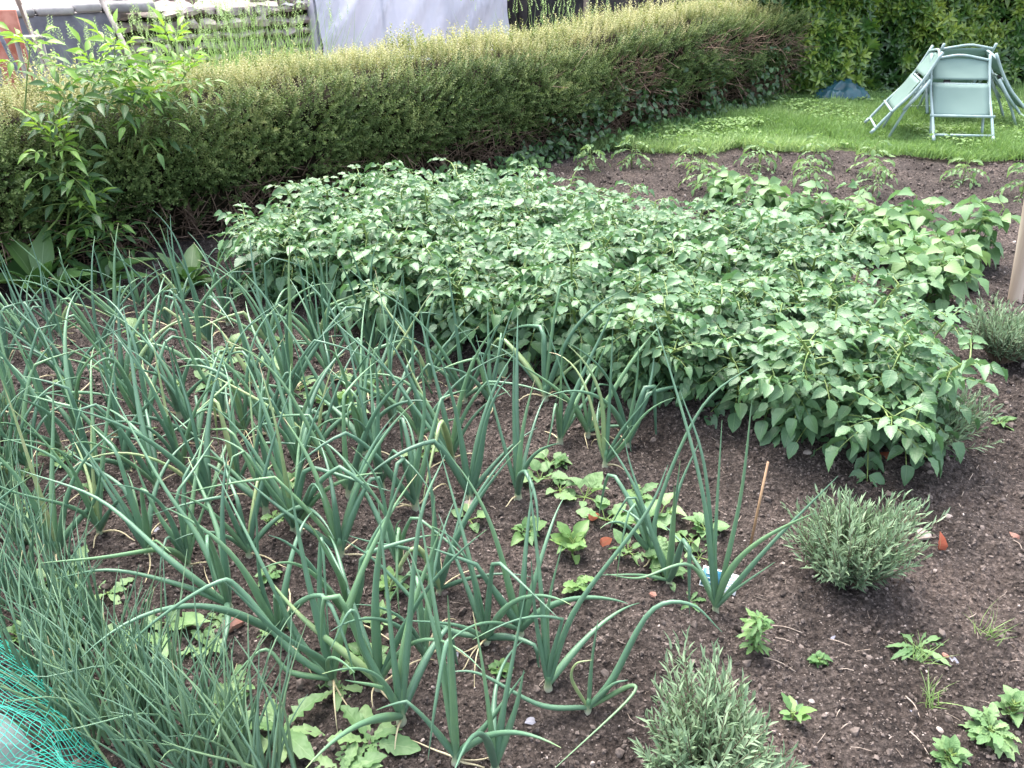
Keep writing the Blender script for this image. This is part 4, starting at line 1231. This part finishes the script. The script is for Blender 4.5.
def make_chair():
    o = thing('folding_chair', '', 'chair', (0, 0, 0), 0, 'pale green lawn chairs leaning together')
    for sx in (-1, 1):
        g = G(); x = sx * (CW / 2 - .012)
        tube(g, spline([[x, .02, .045], [x, .22, .03], [x, .44, .0], [x, .61, .004], [x, CL, .03]], 16), .0125, 8); g.build('side_rail', M['chair_metal'], o)
    g = G(); tube(g, spline([[-CW / 2 + .012, CL - .05, .02], [-.15, CL - .03, .02], [0, CL - .005, .02], [.15, CL - .03, .02], [CW / 2 - .012, CL - .05, .02]], 14), .011, 8); g.build('top_rail', M['chair_metal'], o)
    g = G(); panel(g, CW - .05, .575, CL - .05, .015, .015, .022); g.build('back_panel', M['chair_fabric'], o)
    g = G(); panel(g, CW - .05, .24, .535, .02, .018); g.build('seat_panel', M['chair_fabric'], o)
    for y in (.235,):
        g = G(); tube(g, np.array([[-CW / 2 - .01, y, .035], [0, y, .035], [CW / 2 + .01, y, .035]]), .0115, 8); g.build('crossbar', M['chair_metal'], o)
    g = G(); tube(g, np.array([[-CW / 2 + .03, .545, -.004], [0, .545, -.004], [CW / 2 - .03, .545, -.004]]), .009, 8); g.build('crossbar', M['chair_metal'], o)
    for sx in (-1, 1):
        x = sx * (CW / 2 - .04)
        g = G(); tube(g, np.array([[x, .54, -.03], [x, .27, -.06], [x, .01, -.11]]), .0115, 8); g.build('leg', M['chair_metal'], o)
        g = G(); xa = sx * (CW / 2 + .004)
        tube(g, np.array([[xa, .29, -.035], [xa, .43, -.045], [xa, .59, -.04]]), [.014, .015, .013], 8); g.build('armrest', M['chair_metal'], o)
        g = G(); tube(g, np.array([[x, -.0, .05], [x, .05, .045]]) + np.array([sx * .028, 0, 0]), .0145, 8); g.build('foot_cap', M['chair_metal'], o)
    g = G(); tube(g, np.array([[-CW / 2 + .03, .03, -.108], [0, .03, -.108], [CW / 2 - .03, .03, -.108]]), .0105, 8); g.build('foot_bar', M['chair_metal'], o)
    g = G(); tube(g, np.array([[-CW / 2 + .012, .06, .044], [0, .06, .044], [CW / 2 - .012, .06, .044]]), .0105, 8); g.build('foot_bar', M['chair_metal'], o)
    g = G(); box(g, (-.1, .56, -.012), (.055, .05, .02), bev=.004); g.build('catch', M['black'], o)
    return o


spec = [(-96, (961, 144), 37, 'lawn chair facing the viewer, in front of the group of leaning chairs'), (165, (872, 131), 31, 'lawn chair leaning at the left side of the chair group'),
        (-14, (1026, 126), 38, 'lawn chair leaning at the right side of the chair group, cut by the picture edge'), (92, (930, 114), 33, 'lawn chair behind the others, seen through the gap in the chair group')]
ch0 = make_chair()
for i, (az, pxy, lean, lab) in enumerate(spec):
    o = ch0 if i == 0 else dup(ch0, (0, 0, 0), 0, lab)
    o['label'] = lab
    a = R(az); out = np.array([math.cos(a), math.sin(a), 0])
    le = R(lean)
    yv = -out * math.sin(le) + np.array([0, 0, 1.0]) * math.cos(le)      # up the chair
    xv = np.array([-math.sin(a), math.cos(a), 0]); zv = np.cross(xv, yv)
    if np.dot(zv, out) < 0: xv = -xv; zv = np.cross(xv, yv)
    p = gp(*pxy, .05)
    p[2] = float(soil_z(p[0], p[1])) * .6 + .055
    mw = Matrix.Identity(4)
    for k in range(3):
        mw[k][0] = xv[k]; mw[k][1] = yv[k]; mw[k][2] = zv[k]; mw[k][3] = p[k]
    o.matrix_world = mw


# ------------------------------------------------------------------ tarpaulins by the back hedge
def heap(name, px0, px1, Y, h, dep, mat, label, cat, seed):
    a, b = at(px0, 100, Y), at(px1, 100, Y); w = b[0] - a[0]
    xs = np.linspace(-w / 2, w / 2, 50); ys = np.linspace(-dep / 2, dep / 2, 40)
    def zf(x, y):
        r = np.clip(1 - (2 * x / w) ** 2, 0, 1) * np.clip(1 - (2 * y / dep) ** 2, 0, 1)
        return h * r ** .6 * (1 + .3 * vnoise(x * 4 + seed, y * 4)) + (.5 * h * (1 - np.abs(vnoise(x * 7 + seed + y * 3, y * 6 + x * 4))) ** 3 + .25 * h * (1 - np.abs(vnoise(x * 16 + seed - y * 6, y * 12))) ** 3) * r ** .4 - .15 * h - .01
    g = G(); v, f = grid_mesh(xs, ys, zf); g.add(v, f)
    o = g.build(name, M[mat]); o.location = Vector(((a[0] + b[0]) / 2, Y, .03))
    md = o.modifiers.new('thick', 'SOLIDIFY'); md.thickness = .004; md.offset = -1
    return tag(o, label, cat)


heap('tarpaulin', 812, 868, 9.25, .15, .5, 'tarp', 'crumpled dark teal tarpaulin heaped at the foot of the back hedge', 'tarpaulin', 3)
heap('plastic_sheet', 868, 1000, 9.3, .05, .35, 'tarp_light', 'pale blue plastic sheet lying on the grass behind the chairs', 'sheet', 8)


# ------------------------------------------------------------------ green net over a low hoop, bottom left
net = thing('garden_net', 'teal green garden netting draped over a low hoop at the bottom left corner', 'net', on(gp(20, 740)))
noff = np.array(net.location)
edge = spline([gp(-160, 470), gp(-60, 565), gp(0, 632), gp(55, 695), gp(112, 772), gp(140, 830)], 60)
inn = np.array([-.9, -.42, 0]); inn = inn / np.linalg.norm(inn)


def net_pt(s, t):
    k = s * 59; i = np.clip(k.astype(int), 0, 58); fr = (k - i)[..., None]
    e = edge[i] * (1 - fr) + edge[i + 1] * fr
    p = e + inn * (t * .75)[..., None]
    zz = .30 * np.sin(np.clip(t, 0, 1) * math.pi) ** .8 + .018 * vnoise(s * 14, t * 9) + .01 * vnoise(s * 40, t * 22)
    p = p + np.stack([.02 * vnoise(s * 17, t * 13), .02 * vnoise(s * 13 + 4, t * 15), 0 * s], -1)
    p[..., 2] = zz + soil_z(p[..., 0], p[..., 1]) + .012
    return p - noff


g = G()
tt = np.linspace(0, 1, 46)
for k in np.linspace(-.9, 1, 118):
    s = k + tt * .9; m = (s >= 0) & (s <= 1)
    if m.sum() > 3: tube(g, net_pt(s[m], tt[m]), .0009, 3, .5, False)
    s = 1 - k - 0 * tt - tt * .9 + 0; m = (s >= 0) & (s <= 1)
    if m.sum() > 3: tube(g, net_pt(s[m], tt[m]), .0009, 3, .5, False)
g.build('netting', M['net'], net)
g = G(); s = np.linspace(0, 1, 60); tube(g, net_pt(s, 0 * s), .0022, 5, .5); g.build('edge_cord', M['net'], net)
# plastic bell cloche under the net
cl = thing('plastic_cloche', 'clear plastic cloche standing under the green net', 'cloche', on(gp(-22, 790)))
g = G(); prof = [(.115, 0), (.115, .08), (.108, .12), (.09, .155), (.06, .18), (.03, .19), (.02, .2), (.02, .225)]
th = np.linspace(0, 2 * math.pi, 33)[:-1]
v = np.array([[r * math.cos(a) * (1 + .03 * math.sin(5 * a)), r * math.sin(a), z] for r, z in prof for a in th])
i, j = np.meshgrid(np.arange(len(prof) - 1), np.arange(32), indexing='ij'); j2 = (j + 1) % 32
g.add(v, np.stack([i * 32 + j, i * 32 + j2, (i + 1) * 32 + j2, (i + 1) * 32 + j], -1).reshape(-1, 4)); g.build('dome', M['cloche'], cl)
g = G(); tube(g, np.array([[.117 * math.cos(a), .117 * math.sin(a), .006] for a in np.linspace(0, 6.283, 33)]), .004, 6, .5, False); g.build('rim', M['cloche'], cl)

# ------------------------------------------------------------------ beyond the hedge, left: walls, boards, poles
# rendered wall
def wall_run(p0, p1, h, th): 
    c = (np.array(p0) + np.array(p1)) / 2; d = np.array(p1) - np.array(p0); return c, math.atan2(d[1], d[0]), float(np.linalg.norm(d))


A = at(-40, 30, 8.3); B = at(112, 30, 9.0)
c, az, L = wall_run(A[:2], B[:2], 1, .3)
rw = thing('rendered_wall', 'low dark grey rendered wall with a pale worn coping, left of the stone wall', 'wall', (*c, 0), az)
g = G(); xs = np.linspace(-L / 2, L / 2, 40); zs = np.linspace(-.1, .92, 26)
X, Z = np.meshgrid(xs, zs, indexing='ij'); v = np.stack([X, -.14 + .02 * vnoise(X * 3, Z * 3) + .008 * vnoise(X * 14, Z * 14), Z], -1).reshape(-1, 3)
i, j = np.meshgrid(np.arange(39), np.arange(25), indexing='ij'); a = i * 26 + j
g.add(v, np.stack([a, a + 26, a + 27, a + 1], -1).reshape(-1, 4)); box(g, (0, .02, .41), (L, .26, 1.0)); g.build('body', M['concrete'], rw)
g = G()
x = -L / 2
while x < L / 2:
    w = U(.25, .5); box(g, (x + w / 2, .0, .955 + U(-.01, .02)), (w - .01, .36, U(.07, .11)), rotz(U(-.03, .03)), U(0, 1), .02); x += w
g.build('coping', M['coping'], rw)

# dry-stone wall
A = at(108, 40, 9.3); B = at(330, 30, 10.6)
c, az, L = wall_run(A[:2], B[:2], 1, .4)
sw = thing('stone_wall', 'tumbledown dry-stone wall with loose stones on top beyond the hedge', 'wall', (*c, 0), az)
g = G(); box(g, (0, .02, .42), (L, .25, .9)); g.build('hearting', M['core'], sw)
g = G()
z = -.05; row = 0
while z < 1.02:
    h = U(.06, .15); x = -L / 2
    while x < L / 2:
        w = U(.06, .24); q = int(rng.integers(5)); hh = h * U(.75, 1.12)
        top = 1.12 + .12 * vnoise(x * 1.3, 4.0)
        if z + h < top:
            Mx = basis(np.array([[U(-.15, .15), 1.0, U(-.2, .2)]]), np.array([[U(-.25, .25), 0, 1.0]]))
            Mx = Mx * np.array([w * .62, .13, hh * .66])[None, None, :]
            g.scatter(ICOS[q], Mx, np.array([[x + w / 2, -.10 + U(-.03, .03), z + h / 2 + U(-.015, .015)]]), U(0, 1))
        x += w
    z += h; row += 1
n = 26
for k in range(n):
    s = U(.06, .13); p = np.array([U(-L / 2, L / 2), U(-.12, .1), 1.03 + U(0, .12)])
    g.scatter(ICOS[k % 5], rough_rot(1) * s, p[None], U(0, 1))
g.build('stones', M['stone'], sw, smooth=False)

# rust-red board and pale plank, leaning poles
A = at(11, 50, 7.6)
o = thing('red_board', 'weathered rust-red board propped up beyond the hedge at the far left', 'board', (A[0], 7.6, .0), R(8))
g = G(); box(g, (0, 0, .52), (.24, .03, 1.04), bev=.004); g.build('board', M['rust'], o)
g = G(); box(g, (.0, .03, .5), (.03, .03, 1.0), bev=.003); g.build('batten', M['oldwood'], o)
PG = 'poles leaning beyond the hedge'


def pole(p0, p1, r, mat, label, name='leaning_pole'):
    d = p1 - p0; p0 = p1 - d / d[2] * (p1[2] + .05)   # carry it down to the ground
    top = p1 + d * .6
    g = G(); ts = np.linspace(0, 1, 8); tube(g, spline([p0 - p0, (top - p0) * .5 + np.array([.01, 0, 0]), top - p0], 10), np.linspace(r, r * .85, 10), 9)
    o = g.build(name, M[mat]); o.location = Vector(p0); return tag(o, label, 'pole', PG)


pole(at(40, 55, 7.3), at(18, 2, 7.4), .022, 'oldwood', 'brown rough pole leaning across the grey rendered wall')
pole(at(37, 50, 7.2), at(28, 22, 7.3), .012, 'greywood', 'thin grey stick beside the brown leaning pole')
pole(at(120, 38, 8.5), at(101, 0, 8.7), .026, 'greywood', 'thick grey pole leaning where the two walls meet')
pole(at(15, 68, 6.6), at(2, 40, 6.6), .018, 'slate', 'pale bluish pole at the far left edge beyond the hedge')
o = thing('wooden_shelf', 'short grey plank resting level by the brown leaning pole', 'plank', (*at(28, 37, 7.15)[:2], at(28, 37, 7.15)[2]), R(15))
g = G(); box(g, (0, 0, 0), (.22, .12, .02), bev=.003); g.build('board', M['greywood'], o)
for sx in (-.09, .09):
    g = G(); box(g, (sx, 0, -o.location.z / 2 - .01), (.03, .03, o.location.z - .02 + .0), bev=.003); g.build('leg', M['greywood'], o)

# tall grasses and weeds that stand behind the hedge
for gi, (px, py, Y, n, hh, lab) in enumerate([(255, 45, 7.9, 330, 1.25, 'tall pale grass standing between the stone wall and the polytunnel'), (90, 60, 6.6, 130, 1.02, 'tall grass in front of the grey rendered wall'), (190, 55, 7.6, 200, 1.08, 'tall grass in front of the dry-stone wall'), (560, 30, 9.2, 150, 1.12, 'thin tall grass in front of the dark shed')]):
    p0 = at(px, py, Y); p0[2] = -.1
    gl = G()
    b = np.stack([rng.normal(0, .35, n), rng.normal(0, .2, n), np.zeros(n)], -1)
    d = rdirs(n) * .22; d[:, 2] = 1
    leaves(gl, T_BLADE, b, norm(d), rdirs(n), U(.7, 1.0, n) * hh, .009, U(.45, 1.0, n))
    m = n // 2
    for q in range(2):
        k = np.arange(q, m, 2)
        tipP = b[k] + norm(d[k]) * (U(.75, 1.05, len(k)) * hh)[:, None]
        gl.scatter(SPR[q], basis(norm(d[k]), rdirs(len(k))) * U(.8, 1.4, len(k))[:, None, None], tipP, U(.6, 1, len(k)))
    o = gl.build('tall_grass', M['grass']); o.location = Vector(p0); tag(o, lab, 'grass', kind='stuff')

# polytunnel: hoops under a creased white sheet
A = at(318, 20, 9.9); B = at(506, 20, 10.9)
c, az, L = wall_run(A[:2], B[:2], 1, .4)
pt = thing('polytunnel', 'polytunnel covered in creased whitish plastic beyond the hedge', 'polytunnel', (*c, -.1), az)
g = G()
xs = np.linspace(-L / 2, L / 2, 150); us = np.linspace(0, 1, 70); us = .5 - .5 * np.cos(us * math.pi)
X, T = np.meshgrid(xs, us, indexing='ij')
ang = T * math.pi
Z0 = np.maximum(np.sin(ang), 0) ** .55 * 2.0
crease = .12 * (1 - np.abs(vnoise(X * 5 - Z0 * 3.2, Z0 * .8))) ** 4 + .06 * (1 - np.abs(vnoise(X * 11 - Z0 * 8 + 5, Z0 * 1.1))) ** 3 + .012 * vnoise(X * 26 - Z0 * 12, Z0 * 2)
sag = -.05 * np.abs(np.sin((X + L / 2) / L * math.pi * 2)) * .6
Rr = 1.0 + crease + sag
Yy = 1.0 - np.cos(ang) * (Rr) ; Zz = np.maximum(np.sin(ang) ** .55, 0) * 2.0 * (Rr * .5 + .5)
v = np.stack([X, Yy, Zz], -1).reshape(-1, 3)
i, j = np.meshgrid(np.arange(149), np.arange(69), indexing='ij'); a = i * 70 + j
g.add(v, np.stack([a, a + 70, a + 71, a + 1], -1).reshape(-1, 4)); g.build('sheet', M['poly'], pt)
for sx in (-1, 1):
    g = G()
    yv, zv = 1.0 - np.cos(np.linspace(0, math.pi, 30)), np.maximum(np.sin(np.linspace(0, math.pi, 30)), 0) ** .55 * 1.98
    pts = [[sx * (L / 2 - .01), y_, z_] for y_, z_ in zip(yv, zv)]
    ce = len(pts); pts.append([sx * (L / 2 - .01), 1.0, 0])
    g.add(pts, [np.array([[k, k + 1, ce] for k in range(29)])]); g.build('end_sheet', M['poly'], pt)
for xx in np.linspace(-L / 2, L / 2, 4):
    g = G(); a_ = np.linspace(0, math.pi, 26)
    tube(g, np.stack([np.full(26, xx), 1 - np.cos(a_) * .97, np.maximum(np.sin(a_), 0) ** .55 * 1.93], -1), .016, 7, .5, False); g.build('hoop', M['slate'], pt)

# dark open-fronted shed
A = at(520, 10, 11.2); B = at(735, 0, 13.6)
c, az, L = wall_run(A[:2], B[:2], 1, .4)
sh = thing('timber_shed', 'dark open-fronted timber shed beyond the hedge, right of the polytunnel', 'shed', (*c, -.1), az)
g = G(); box(g, (0, 1.6, 1.1), (L, .06, 2.2)); g.build('back_wall', M['darkwood'], sh)
for sx in (-1, 1):
    g = G(); box(g, (sx * (L / 2 + .03), .8, 1.1), (.06, 1.6, 2.2)); g.build('side_wall', M['darkwood'], sh)
g = G(); box(g, (0, .75, 2.3), (L + .5, 2.1, .08), tint=.3); g.build('roof', M['darkwood'], sh)
for k in range(5):
    g = G(); box(g, (-L / 2 + L * k / 4, -.06, 1.1), (.08, .08, 2.25), tint=1, bev=.005); g.build('post', M['oldwood'] if k % 2 else M['darkwood'], sh)
g = G(); box(g, (0, -.06, .5), (L, .03, 1.0), tint=0); g.build('front_boards', M['darkwood'], sh)

# ------------------------------------------------------------------ light, sky, camera
w = bpy.data.worlds.new('World'); SC.world = w; w.use_nodes = True
nt = w.node_tree; bg = nt.nodes['Background']
sky = nt.nodes.new('ShaderNodeTexSky'); sky.sky_type = 'NISHITA'; sky.sun_disc = False
SUN_EL, SUN_AZ = 66.0, -25.0          # azimuth clockwise from +Y (the view direction)
sky.sun_elevation = R(SUN_EL); sky.sun_rotation = R(SUN_AZ)
sky.air_density = 1.0; sky.dust_density = 4.0; sky.ozone_density = 1.0
hs = nt.nodes.new('ShaderNodeHueSaturation'); hs.inputs['Saturation'].default_value = .6
nt.links.new(sky.outputs[0], hs.inputs['Color']); nt.links.new(hs.outputs[0], bg.inputs['Color'])
bg.inputs['Strength'].default_value = .15
sl = bpy.data.lights.new('sun', 'SUN'); sl.energy = 1.0; sl.angle = R(45); sl.color = (1, .96, .9)
so = bpy.data.objects.new('sun', sl); COL.objects.link(so)
dirv = Vector((math.sin(R(SUN_AZ)) * math.cos(R(SUN_EL)), math.cos(R(SUN_AZ)) * math.cos(R(SUN_EL)), math.sin(R(SUN_EL))))
so.rotation_euler = (-dirv).to_track_quat('-Z', 'Y').to_euler(); so.location = dirv * 20

cam = bpy.data.cameras.new('camera'); co = bpy.data.objects.new('camera', cam); COL.objects.link(co)
co.location = (0, 0, CAMH); co.rotation_euler = (R(90) - PITCH, 0, 0)
cam.sensor_width = 36; cam.lens = FPX * 36 / 1024; cam.clip_start = .02; cam.clip_end = 2000
SC.camera = co
vs = SC.view_settings
vs.view_transform = 'Standard'; vs.look = 'None'; vs.exposure = 2.36; vs.gamma = 1; vs.use_curve_mapping = False
SC.cycles.max_bounces = 6; SC.cycles.transparent_max_bounces = 12
SC.cycles.use_denoising = True
